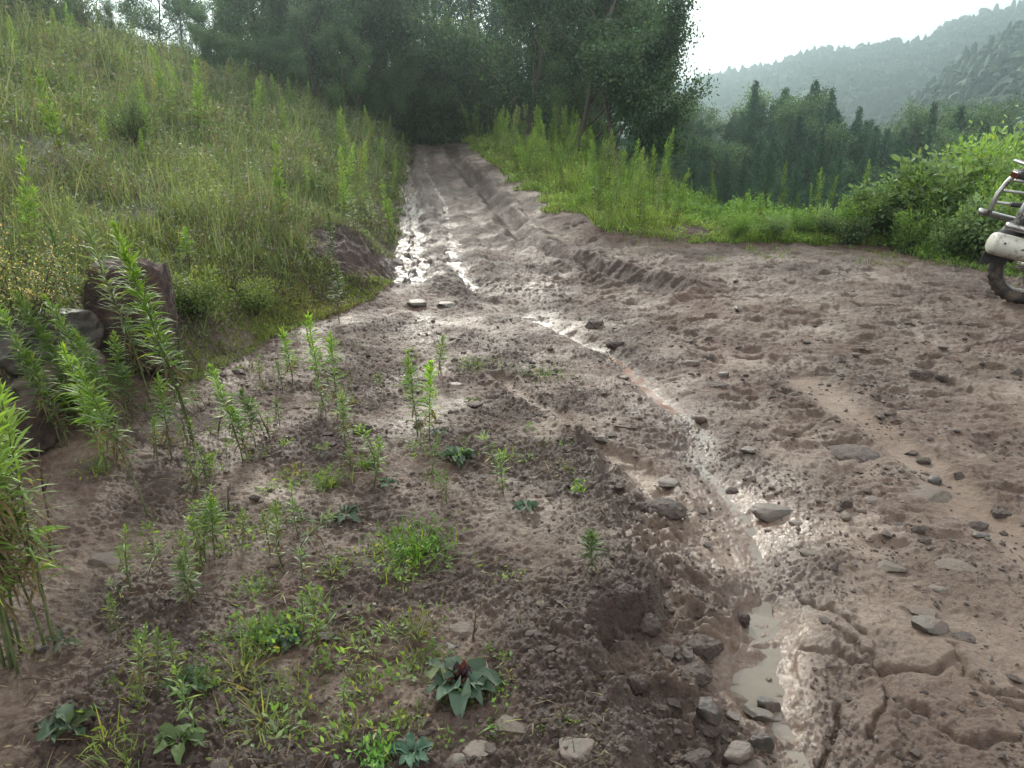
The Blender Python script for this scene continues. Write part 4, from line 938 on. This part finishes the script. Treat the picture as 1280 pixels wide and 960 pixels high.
def shrub(name, label, cat, p, s, mesh, group=None):
    st, lv, fl = mesh; o = empty(name, p, 0, label=label, category=cat)
    if group: o['group'] = group
    link("stem", nmesh("stem", st[0], st[1], M_bark, smooth=True), o); link("foliage", nmesh("foliage", lv[0], lv[1], M_fol, lv[2]), o)
    if fl is not None: link("flowers", nmesh("flowers", fl[0], fl[1], M_leaf, fl[2]), o)
    o.scale = (s, s, s); return o
p = hit(35, 430); shrub("flowering_bush", "bush with tiny faded pinkish-yellow flowers left of the red boulder", "bush", p, .62, shrub_meshes(1001, base=(.09, .12, .04), flower=(.34, .27, .17), n=1800, L=.045, W=.016))
p = hit(-40, 420); shrub("flowering_bush", "faded flowering bush cut by the left edge of the view", "bush", p, .6, shrub_meshes(1002, base=(.09, .12, .04), flower=(.34, .27, .17), n=1800, L=.045, W=.016))
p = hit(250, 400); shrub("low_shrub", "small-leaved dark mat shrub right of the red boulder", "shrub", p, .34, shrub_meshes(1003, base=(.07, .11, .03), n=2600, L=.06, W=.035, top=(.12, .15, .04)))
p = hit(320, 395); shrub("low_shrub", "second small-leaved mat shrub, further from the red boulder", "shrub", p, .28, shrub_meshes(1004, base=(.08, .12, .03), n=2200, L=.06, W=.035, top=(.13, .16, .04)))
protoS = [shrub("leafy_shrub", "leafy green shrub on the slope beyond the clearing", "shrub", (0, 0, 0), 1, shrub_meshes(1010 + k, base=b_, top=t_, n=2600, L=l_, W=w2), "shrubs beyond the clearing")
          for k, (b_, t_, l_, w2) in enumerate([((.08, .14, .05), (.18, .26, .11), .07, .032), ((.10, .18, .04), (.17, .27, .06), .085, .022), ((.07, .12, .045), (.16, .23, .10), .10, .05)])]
SH = [(965, 300, 268, 0), (1000, 296, 262, 1), (1035, 298, 258, 0), (1070, 300, 248, 1), (1100, 298, 232, 2), (1125, 300, 224, 0), (1150, 305, 214, 1), (1178, 310, 196, 2), (1200, 300, 182, 0), (1228, 305, 172, 1), (1255, 300, 168, 2), (1285, 300, 165, 0), (1330, 300, 160, 1),
      (1140, 318, 262, 1), (1185, 325, 262, 0), (1225, 330, 250, 2), (1262, 330, 240, 1), (1060, 305, 275, 2), (920, 300, 284, 1), (1310, 330, 230, 0), (1205, 318, 225, 1), (1245, 312, 205, 0), (1160, 300, 236, 0)]
first = [True] * 3; rng = np.random.default_rng(5)
for (u, vb, vt, k) in SH:
    p = hit(u, vb); 
    if p[1] > 13 or p[2] < -2.5: a = ray(u, vb); p = np.array([a[0] / a[1] * 11.5, 11.5, 0]); p[2] = gz(p[0], p[1])
    s = np.clip(top_h(p, vt), .3, 2.0) * 1.02
    if first[k]: first[k] = False; o = protoS[k]; o.location = p; o.scale = (s * 1.05, s * 1.05, s); o.rotation_euler = (0, 0, rng.random() * 6.28)
    else: dup(protoS[k], p, rng.random() * 6.28, s)
# bushes on the left bank and at the track's end
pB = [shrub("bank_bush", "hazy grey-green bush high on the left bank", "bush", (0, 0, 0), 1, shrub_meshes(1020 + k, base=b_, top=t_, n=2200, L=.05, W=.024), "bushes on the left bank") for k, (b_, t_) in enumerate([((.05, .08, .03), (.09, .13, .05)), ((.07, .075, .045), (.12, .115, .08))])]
first = [True, True]
for i_ in range(62):
    y = rng.uniform(8, 22); d = rng.uniform(1.2, 9.5); x = np.interp(y, FY, FX) - d; k = int(rng.random() < .4); s = rng.uniform(.4, .8) * (1.0 + .9 * (d > 6.5))
    if i_ >= 34: y = rng.uniform(11, 21); d = rng.uniform(7.5, 11); x = np.interp(y, FY, FX) - d; s = rng.uniform(1.3, 2.3)
    p = (x, y, gz(x, y))
    if first[k]: first[k] = False; pB[k].location = p; pB[k].scale = (s, s, s)
    else: dup(pB[k], p, rng.random() * 6.28, s)

# ================================================================== trees
def conifer(seed, H=10, Rb=2.2, nb=230, dens=150, base=(.026, .066, .040), leafL=.13, top=(.05, .105, .05), pw=.8):
    rng = np.random.default_rng(seed); t = np.linspace(0, 1, 12)
    trunk = [tube(np.c_[rng.normal(0, .03, 12), rng.normal(0, .03, 12), H * t - .3 * (t == 0)], .014 * H * (1 - .93 * t), 8)]
    Bs, Ds, Ls, Ts = [], [], [], []
    for b_ in range(nb):
        f = .03 + .965 * (b_ + rng.random()) / nb; z = H * f; a = b_ * 2.4 + rng.normal(0, .5)
        L = Rb * (1 - f) ** pw * rng.choice([.55, .8, 1.0, 1.25], p=[.25, .3, .3, .15]) * (.85 + .3 * math.sin(f * 23 + seed)) + .03
        d = nrm(np.array([math.cos(a), math.sin(a), rng.uniform(.15, .75) + f * .9])); q = np.linspace(0, 1, 5); pts = np.array([0, 0, z]) + d * L * q[:, None]; pts[:, 2] -= .22 * L * q ** 2
        if b_ % 3 == 0 and f < .9: trunk.append(tube(pts[:4], .012 * (1 - q[:4] * .8) * 2, 4))
        n = int(dens * (.08 + L / Rb)); qq = rng.random(n) ** .7; sc = (.05 + .10 * L * (1 - qq))[:, None]
        Bs.append(np.stack([np.interp(qq, q, pts[:, k]) for k in range(3)], 1) + rng.normal(0, 1, (n, 3)) * sc)
        Ds.append(d + rng.normal(0, .45, (n, 3)) + [0, 0, .2]); Ls.append(leafL * rng.uniform(.5, 1.4, n)); Ts.append(np.full(n, rng.uniform(.7, 1.3)))
    B = np.concatenate(Bs); D = np.concatenate(Ds); L = np.concatenate(Ls); n = len(B)
    C = leafcols(base, n, rng, .25, .04) * np.concatenate(Ts)[:, None]; k = rng.random(n) < .25; C[k] = leafcols(top, k.sum(), rng, .2, 0)
    return cat_(trunk), diamonds(B, D, L, L * .34, C, rng)
def broadleaf(seed, H=8, levels=4, leaf=.085, n_per=26, spread=.55, base=(.035, .065, .025), trunk_r=.12, start=.3, side=None, lean=(0, 0), clump=.32):
    rng = np.random.default_rng(seed); tb, tips = [], []
    def grow(p, d, L, r, lv):
        k = 5; q = np.linspace(0, 1, k); pts = [np.array(p)]; dd = np.array(d, float)
        for _ in range(k - 1): dd = nrm(dd + rng.normal(0, .10, 3) + [0, 0, .03]); pts.append(pts[-1] + dd * L / (k - 1))
        pts = np.array(pts); tb.append(tube(pts, r * (1 - .45 * q), 7 if lv == 0 else 4))
        if lv >= levels - 2: tips.extend(pts[1:])
        if lv < levels - 1:
            for j in range(4 if lv else 7):
                f = rng.uniform(.35, 1) if lv else start + (1 - start) * (j + .5) / 7; i = min(int(f * (k - 1)), k - 2); bp = pts[i] + (pts[i + 1] - pts[i]) * (f * (k - 1) - i)
                a = rng.random() * 6.28; o_ = np.array([math.cos(a), math.sin(a), rng.uniform(0, .5)])
                if side is not None: o_ = o_ + np.array(side) * .7
                grow(bp, nrm(dd * (1 - spread) + nrm(o_) * spread * 1.3), L * rng.uniform(.45, .66), r * .5 * (1 - .3 * f), lv + 1)
    grow([0, 0, -.3], nrm(np.array([lean[0], lean[1], 1.])), H * .72, trunk_r, 0)
    T = np.array(tips); T = T[rng.random(len(T)) < .86]; n = len(T) * n_per; B = np.repeat(T, n_per, 0) + rng.normal(0, clump * H / 16, (n, 3))
    C = leafcols(base, n, rng, .28, .07); tone = np.repeat(rng.uniform(.7, 1.35, len(T)), n_per)[:, None]
    return cat_(tb), diamonds(B, rng.normal(0, 1, (n, 3)) - [0, 0, .4], leaf * rng.uniform(.6, 1.3, n), leaf * .55, C * tone, rng)
def tree(name, label, p, mesh, s=1, rz=0, group=None, mt=None):
    tr, cr = mesh; o = empty(name, p, rz, label=label, category="tree"); o.scale = (s, s, s)
    if group: o['group'] = group
    link("trunk", nmesh("trunk", tr[0], tr[1], M_bark, smooth=True), o); link("crown", nmesh("crown", cr[0], cr[1], mt or M_conif, cr[2]), o); return o
def spot(u, dist, v=150): d = ray(u, v); x = d[0] / d[1] * dist; return np.array([x, dist, gz(x, dist)])
# valley forest: column, top row, distance
c_protos = [tree("conifer_tree", "", (0, 0, 0), conifer(1100 + k, 10, [2.5, 3.0, 2.2][k], pw=[.8, .65, .9][k])) for k in range(3)]
b_protos = [tree("broadleaf_tree", "", (0, 0, 0), broadleaf(1150 + k, 8, 4, .15, 48, start=.12, clump=.5, base=[(.055, .098, .045), (.065, .11, .05)][k]), mt=M_fol) for k in range(2)]
ref = {}
def ptree(kind, k, p, H, label, group=None, wide=1.0):
    base = c_protos[k] if kind == 'c' else b_protos[k]; s = H / (10 if kind == 'c' else 8.3)
    if (kind, k) not in ref:
        ref[(kind, k)] = 1; o = base; o.location = p; o['label'] = label
        if group: o['group'] = group
    else: o = dup(base, p, rng.random() * 6.28, 1, label, group)
    o.scale = (s * wide, s * wide, s); return o
FOR = [(830, 108, 40, 'c', 0), (866, 116, 46, 'c', 2), (805, 140, 36, 'c', 1), (945, 106, 44, 'c', 2), (982, 116, 46, 'c', 1), (1020, 106, 45, 'c', 0), (1040, 116, 42, 'c', 2), (888, 148, 38, 'b', 0), (1168, 134, 48, 'c', 2), (1202, 138, 46, 'c', 0), (1075, 138, 48, 'c', 2)]
rf = np.random.default_rng(77); CU = [740, 800, 830, 866, 890, 945, 1000, 1030, 1050, 1075, 1120, 1170, 1205, 1250, 1290, 1500]; CV = [130, 140, 122, 128, 156, 118, 124, 114, 124, 145, 155, 142, 146, 160, 155, 140]
for ds0, dv, n_, u0 in ((56, 2, 34, 770), (47, 8, 38, 760), (41, 20, 34, 760), (34, 45, 24, 770), (29, 66, 18, 780)):
    for q_ in range(n_):
        u = u0 + (1420 - u0) * (q_ + rf.uniform(.1, .9)) / n_; ds = ds0 * rf.uniform(.93, 1.07)
        FOR.append((u, np.interp(u, CU, CV) + dv + abs(rf.normal(0, 9)), ds, 'b' if rf.random() < .09 else 'c', int(rf.integers(3))))
FOR = [(a, b2, c_, d_, e_ % 2 if d_ == 'b' else e_) for a, b2, c_, d_, e_ in FOR]
special = {0: "pointed dark conifer at the left end of the valley wood", 3: "conifer with the tall narrow top in the valley wood, left of the gap", 5: "tallest conifer in the middle of the valley wood", 4: "conifer just left of the tallest one in the valley wood", 8: "pointed conifer below the near hill, left of a close pair", 9: "pointed conifer below the near hill, right of a close pair", 7: "round-headed tree in the dip of the valley wood"}
for i_, (u, vt, ds, kd, k) in enumerate(FOR):
    p = spot(u, ds, vt); H = top_h(p, vt); H < 1.5 or ptree(kd, k, p, H * 1.02, special.get(i_, "dark conifer in the crowded valley wood" if kd == 'c' else "round broad-leaved tree in the crowded valley wood"), None if i_ in special else "trees of the valley wood", 1.25 if kd == 'c' else .9)
# wall of tall trees behind the track's end
TR = [(505, -260, 31, 'c', 1), (545, -330, 29, 'c', 0), (590, -380, 30, 'c', 2), (635, -420, 28, 'c', 1), (680, -380, 27, 'c', 0), (722, -260, 26, 'c', 2), (560, -420, 36, 'c', 2), (620, -500, 37, 'c', 0), (690, -420, 35, 'c', 1), (745, -120, 32, 'c', 0), (470, -200, 33, 'c', 2), (655, -300, 23, 'b', 0), (745, -60, 24, 'b', 1), (525, 30, 27, 'b', 0),
      (420, -60, 27, 'b', 1), (385, -80, 24, 'b', 0), (345, -60, 26, 'c', 1), (310, -20, 28, 'b', 0), (280, 0, 24, 'b', 1), (440, -150, 30, 'c', 0), (370, -150, 34, 'c', 1), (255, 12, 30, 'b', 0), (100, -10, 19, 'b', 1), (60, -40, 21, 'b', 0), (10, -30, 18, 'b', 1), (-60, -60, 19, 'c', 0), (-120, -60, 17, 'b', 0), (730, 60, 19.5, 'b', 1), (460, 60, 25, 'b', 1), (210, -60, 24, 'b', 0), (160, 5, 22, 'b', 1), (330, -90, 22, 'b', 1), (300, -120, 30, 'c', 2), (240, -80, 32, 'c', 0), (400, -140, 23, 'b', 0), (450, -160, 24, 'b', 1), (120, -60, 25, 'c', 1), (30, -80, 24, 'c', 2), (360, 20, 20, 'b', 0), (430, 40, 21, 'b', 1), (280, 20, 19, 'b', 0), (500, -100, 26, 'b', 0), (490, 80, 24, 'b', 1)] + [(u_, 20 + 40 * math.sin(u_ * .7), 34 + 4 * math.sin(u_), 'c', q_ % 3) for q_, u_ in enumerate(range(330, 770, 26))] + [(u_, 60, 29, 'b', q_ % 2) for q_, u_ in enumerate((540, 585, 625, 665, 700))]
lab2 = {5: "tall dark conifer at the right end of the wall of trees", 10: "tall conifer at the left end of the wall of trees behind the track", 22: "broad bright tree on the top left skyline", 23: "tree on the top left skyline left of the bright one", 21: "low round tree on the skyline beside the patch of bright sky"}
for i_, (u, vt, ds, kd, k) in enumerate(TR):
    vt = max(vt, -150 + 30 * math.sin(i_ * 2.1)); p = spot(u, ds); H = top_h(p, vt); grp = "tall trees behind the end of the track" if u > 500 else "trees at the top of the left bank"
    ptree(kd, k, p, H, lab2.get(i_, "tall dark tree in the wall of trees behind the track" if u > 500 else "hazy tree along the top of the left bank"), None if i_ in lab2 else grp, .9 if kd == 'c' else .8)
# the leafy tree whose branches reach right against the sky
p = spot(722, 17.5); tree("broadleaf_tree", "leafy tree with branches reaching right against the white sky", p, broadleaf(1203, 6.6, 5, .10, 30, base=(.06, .105, .05), trunk_r=.10, start=.10, clump=.34, spread=.45), .72, 2.2, None, M_fol)
p = spot(765, 15.5); tree("broadleaf_tree", "small bushy tree under the overhanging leafy tree", p, broadleaf(1204, 3.6, 4, .07, 80, base=(.05, .095, .045), trunk_r=.05, start=.1, clump=.5), 1, .5, None, M_fol)
# undergrowth at the feet of the tree wall
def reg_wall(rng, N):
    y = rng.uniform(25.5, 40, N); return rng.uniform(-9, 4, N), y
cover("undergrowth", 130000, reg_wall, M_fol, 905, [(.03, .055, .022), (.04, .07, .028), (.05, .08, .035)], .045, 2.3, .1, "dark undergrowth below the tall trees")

# ================================================================== motorcycle at the right edge, seen from its right rear side
def simple(name, c, rough=.5, metal=0, dirt=.5):
    m, n, b = mat(name); tc = n.nodes.new("ShaderNodeTexCoord"); no = nd(n, "ShaderNodeTexNoise", Scale=14.0, Detail=7.0, Roughness=.7); n.links.new(tc.outputs['Object'], no.inputs['Vector'])
    mr = n.nodes.new("ShaderNodeMapRange"); mr.inputs[1].default_value = .66 - .25 * dirt; mr.inputs[2].default_value = .80 - .25 * dirt; n.links.new(no.outputs[0], mr.inputs[0])
    x = n.nodes.new("ShaderNodeMix"); x.data_type = 'RGBA'; n.links.new(mr.outputs[0], x.inputs[0]); x.inputs[6].default_value = (*c, 1); x.inputs[7].default_value = (.10, .072, .052, 1)
    n.links.new(x.outputs[2], b.inputs['Base Color']); b.inputs['Roughness'].default_value = rough; b.inputs['Metallic'].default_value = metal; return m
M_chr = simple("dull_chrome", (.34, .34, .33), .32, .8, .5); M_muf = simple("cream_heat_shield", (.40, .39, .34), .45, 0, .55); M_rub = simple("muddy_rubber", (.02, .02, .02), .8, 0, .8)
M_blk = simple("black_plastic", (.018, .018, .018), .6, 0, .3); M_red = simple("faded_red_paint", (.22, .02, .015), .35, 0, .25); M_rim = simple("muddy_rim", (.25, .24, .22), .5, .3, .8); M_tail = simple("red_lens", (.06, .012, .010), .2, 0, .1)
M_grey = simple("grey_plate", (.16, .16, .16), .5, 0, .3)
def box(c, s, rot=0, bev=.25):
    V, F = ICO3; U = V / np.max(np.abs(V), axis=1, keepdims=True) ** (1 - bev); U = U * np.array(s) / 2; ca, sa = math.cos(rot), math.sin(rot)
    U = np.c_[U[:, 0] * ca + U[:, 2] * sa, U[:, 1], -U[:, 0] * sa + U[:, 2] * ca] + np.array(c); return U, F, np.ones((len(U), 3))
def tri4(g): V, F, C = g; return V, (np.c_[F, F[:, 2]] if F.shape[1] == 3 else F), C
def part(name, geos, mt, parent, smooth=True):
    geos = [tri4(g) for g in geos]; V, F, C = cat_(geos); tri = F[:, 2] == F[:, 3]
    Q = np.r_[F[~tri][:, [0, 1, 2]], F[~tri][:, [0, 2, 3]], F[tri][:, :3]]; ok = (Q[:, 0] != Q[:, 1]) & (Q[:, 1] != Q[:, 2]) & (Q[:, 0] != Q[:, 2])
    return link(name, nmesh(name, V, Q[ok], mt, smooth=smooth), parent)
def ring(cx_, cz, Rr, r, y=0, n=48, k=10, sq=1.0, knob=0):
    a = np.arange(n) / n * 2 * PI; b_ = np.arange(k) / k * 2 * PI; A, Bb = np.meshgrid(a, b_, indexing='ij')
    rr = r * (1 + knob * ((np.arange(n) % 2)[:, None]) * (np.cos(Bb) > .5)); q = Rr + rr * np.cos(Bb)
    V = np.stack([cx_ + q * np.cos(A), y + r * sq * np.sin(Bb), cz + q * np.sin(A)], -1).reshape(-1, 3)
    F = [[i * k + j, i * k + (j + 1) % k, ((i + 1) % n) * k + (j + 1) % k, ((i + 1) % n) * k + j] for i in range(n) for j in range(k)]
    return V, np.array(F), np.ones((len(V), 3))
def tb(pts, r, n=8): 
    P = np.array(pts, float)
    if len(P) > 2:
        t = np.linspace(0, len(P) - 1, (len(P) - 1) * 5 + 1); Q = np.stack([np.interp(t, np.arange(len(P)), P[:, k]) for k in range(3)], 1); K = Q.copy()
        for _ in range(3): K[1:-1] = (K[:-2] + K[1:-1] * 2 + K[2:]) / 4
        P = K
        r = np.interp(np.linspace(0, 1, len(P)), np.linspace(0, 1, len(np.atleast_1d(r))), np.atleast_1d(r)) if np.ndim(r) else r
    return tube(P, r, n)
pm = hit(1271, 379)
bike = empty("motorcycle", pm + [0.02, 0, .0], R(-6), label="muddy motorcycle with silver carrier tubes and cream muffler at the right edge", category="motorcycle")
for nm, cx_ in (("rear_wheel", 0.0), ("front_wheel", 1.27)):
    wh = empty(nm, (cx_, 0, .295)); wh.parent = bike
    part("tyre", [ring(0, 0, .245, .052, knob=.22, n=64)], M_rub, wh); part("rim", [ring(0, 0, .20, .016, sq=2.0)], M_rim, wh)
    part("hub", [tube([[0, -.07, 0], [0, .07, 0]], .06, 16), tube([[0, -.10, 0], [0, .10, 0]], .012, 8)], M_rim, wh)
    part("spokes", [tube([[.055 * math.cos(a), (-1) ** i * .035, .055 * math.sin(a)], [.2 * math.cos(a + .25 * (-1) ** (i // 2)), 0, .2 * math.sin(a + .25 * (-1) ** (i // 2))]], .0028, 4) for i, a in enumerate(np.arange(28) / 28 * 2 * PI)], M_rim, wh)
part("frame", [tb([[0, s_ * .1, .30], [.35, s_ * .1, .36], [.55, s_ * .09, .30]], .02) for s_ in (-1, 1)] + [tb([[.45, 0, .30], [.52, 0, .75], [.95, 0, .88]], .022), tb([[.95, 0, .88], [.86, 0, .45], [.55, 0, .28], [.45, 0, .30]], .02), tb([[-.25, 0, .78], [.45, 0, .72]], .02)], M_blk, bike)
part("shock_absorber", [tube([[.02, s_ * .12, .33], [.12, s_ * .12, .70]], .028, 10) for s_ in (-1, 1)], M_chr, bike)
part("engine", [box((.62, 0, .38), (.34, .24, .24)), box((.72, 0, .55), (.16, .18, .26), .3)], M_grey, bike)
part("fuel_tank", [box((.72, 0, .86), (.50, .26, .24), .12, .55)], M_red, bike)
part("seat", [box((.22, 0, .84), (.66, .26, .10), .03, .4)], M_blk, bike)
part("side_panel", [box((.28, 0, .66), (.36, .20, .20), .1, .45)], M_red, bike)
part("rear_mudguard", [tb([[.26, 0, .62], [.05, 0, .68], [-.18, 0, .60], [-.33, 0, .42]], [.06, .075, .075, .05])], M_blk, bike)
# torn mud flap
fl = np.array([(-.36, .47), (-.30, .49), (-.22, .48), (-.14, .46), (-.12, .40), (-.16, .345), (-.19, .375), (-.21, .325), (-.245, .36), (-.275, .33), (-.30, .355), (-.335, .335), (-.37, .355), (-.40, .33), (-.385, .40)]) - [.03, 0]
k = len(fl); Vf = np.r_[np.c_[fl[:, 0], np.full(k, -.10) , fl[:, 1]], np.c_[fl[:, 0], np.full(k, -.094), fl[:, 1]], [[fl[:, 0].mean(), -.103, fl[:, 1].mean() + .03], [fl[:, 0].mean(), -.091, fl[:, 1].mean() + .03]]]
Ff = [[i, (i + 1) % k, 2 * k, 2 * k] for i in range(k)] + [[k + (i + 1) % k, k + i, 2 * k + 1, 2 * k + 1] for i in range(k)] + [[i, k + i, k + (i + 1) % k, (i + 1) % k] for i in range(k)]
part("mud_flap", [(Vf, np.array(Ff), np.ones((len(Vf), 3)))], M_blk, bike, False)
mf = part("muffler", [tube([[-.425, -.20, .535], [-.415, -.20, .532], [-.39, -.20, .527], [-.05, -.19, .445], [.22, -.17, .385], [.30, -.16, .36]], [.062, .078, .086, .084, .074, .03], 20), tb([[.28, -.16, .365], [.60, -.15, .26], [.80, -.10, .32], [.82, -.04, .48]], .022)], M_muf, bike)
part("rivet", [tube([[x_, -.285 + .01 * i, z_], [x_, -.291 + .01 * i, z_]], .008, 8) for i, (x_, z_) in enumerate([(-.36, .55), (-.22, .50), (-.06, .46)])], M_blk, mf)
for s_ in (-1, 1):
    part("leg_guard_tube", [tb([[-.36, s_ * .24, .675], [-.20, s_ * .24, .635], [.05, s_ * .23, .575], [.20, s_ * .2, .56]], .026), tb([[-.29, s_ * .22, .67], [-.27, s_ * .22, .80], [-.20, s_ * .22, .93], [-.11, s_ * .22, 1.00], [.05, s_ * .22, 1.02], [.24, s_ * .20, .98], [.30, s_ * .17, .80], [.26, s_ * .15, .66]], .019)] + [tb([[-.27 + d_, s_ * .22, z_], [.27, s_ * .21, z_ - .06]], .012) for d_, z_ in ((0, .75), (.05, .84), (.11, .92))], M_chr, bike)
part("pannier_plate", [box((.02, -.19, .80), (.46, .02, .30), .08, .15)], M_grey, bike)
part("carrier", [tb([[.10, s_ * .11, .92], [-.05, s_ * .12, 1.04], [-.24, s_ * .12, 1.09]], .010) for s_ in (-1, 1)] + [tb([[x_, -.13, 1.085], [x_, .13, 1.085]], .012) for x_ in (-.24, -.16, -.08)] + [tb([[-.29, -.14, 1.07], [.10, -.14, 1.07]], .014), tb([[-.12, .10, 1.09], [-.14, .06, 1.17], [-.06, 0, 1.20], [.08, -.04, 1.18]], .014)], M_chr, bike)
tl = part("tail_light", [box((-.20, 0, 1.0), (.15, .16, .07), .1, .35)], M_blk, bike); part("lens", [box((-.275, 0, 1.0), (.012, .12, .05), .1, .3)], M_tail, tl)
part("fork", [tube([[1.27, s_ * .09, .295], [1.0, s_ * .09, .98]], .022, 10) for s_ in (-1, 1)], M_chr, bike)
part("front_mudguard", [tb([[1.05, 0, .52], [1.18, 0, .62], [1.36, 0, .60], [1.50, 0, .48]], .06)], M_red, bike)
part("headlight", [tube([[1.05, 0, .90], [1.16, 0, .89], [1.17, 0, .888]], [.06, .095, .085], 18)], M_chr, bike)
part("handlebar", [tb([[.90, s_ * .38, 1.08], [.98, s_ * .20, 1.10], [1.0, s_ * .08, 1.0], [1.0, 0, .99]], .013) for s_ in (-1, 1)], M_chr, bike)
for s_ in (-1, 1):
    part("grip", [tube([[.90, s_ * .38, 1.08], [.94, s_ * .28, 1.092]], .019, 10)], M_rub, bike)
    mi = part("mirror", [box((.96, s_ * .36, 1.26), (.02, .13, .09), 0, .5)], M_blk, bike); part("mirror_stem", [tb([[.96, s_ * .22, 1.10], [.96, s_ * .34, 1.24]], .006)], M_chr, mi)
part("side_stand", [tb([[.50, .12, .30], [.46, .30, .01]], .012)], M_chr, bike)
bike.rotation_euler = (R(6), 0, R(-6))
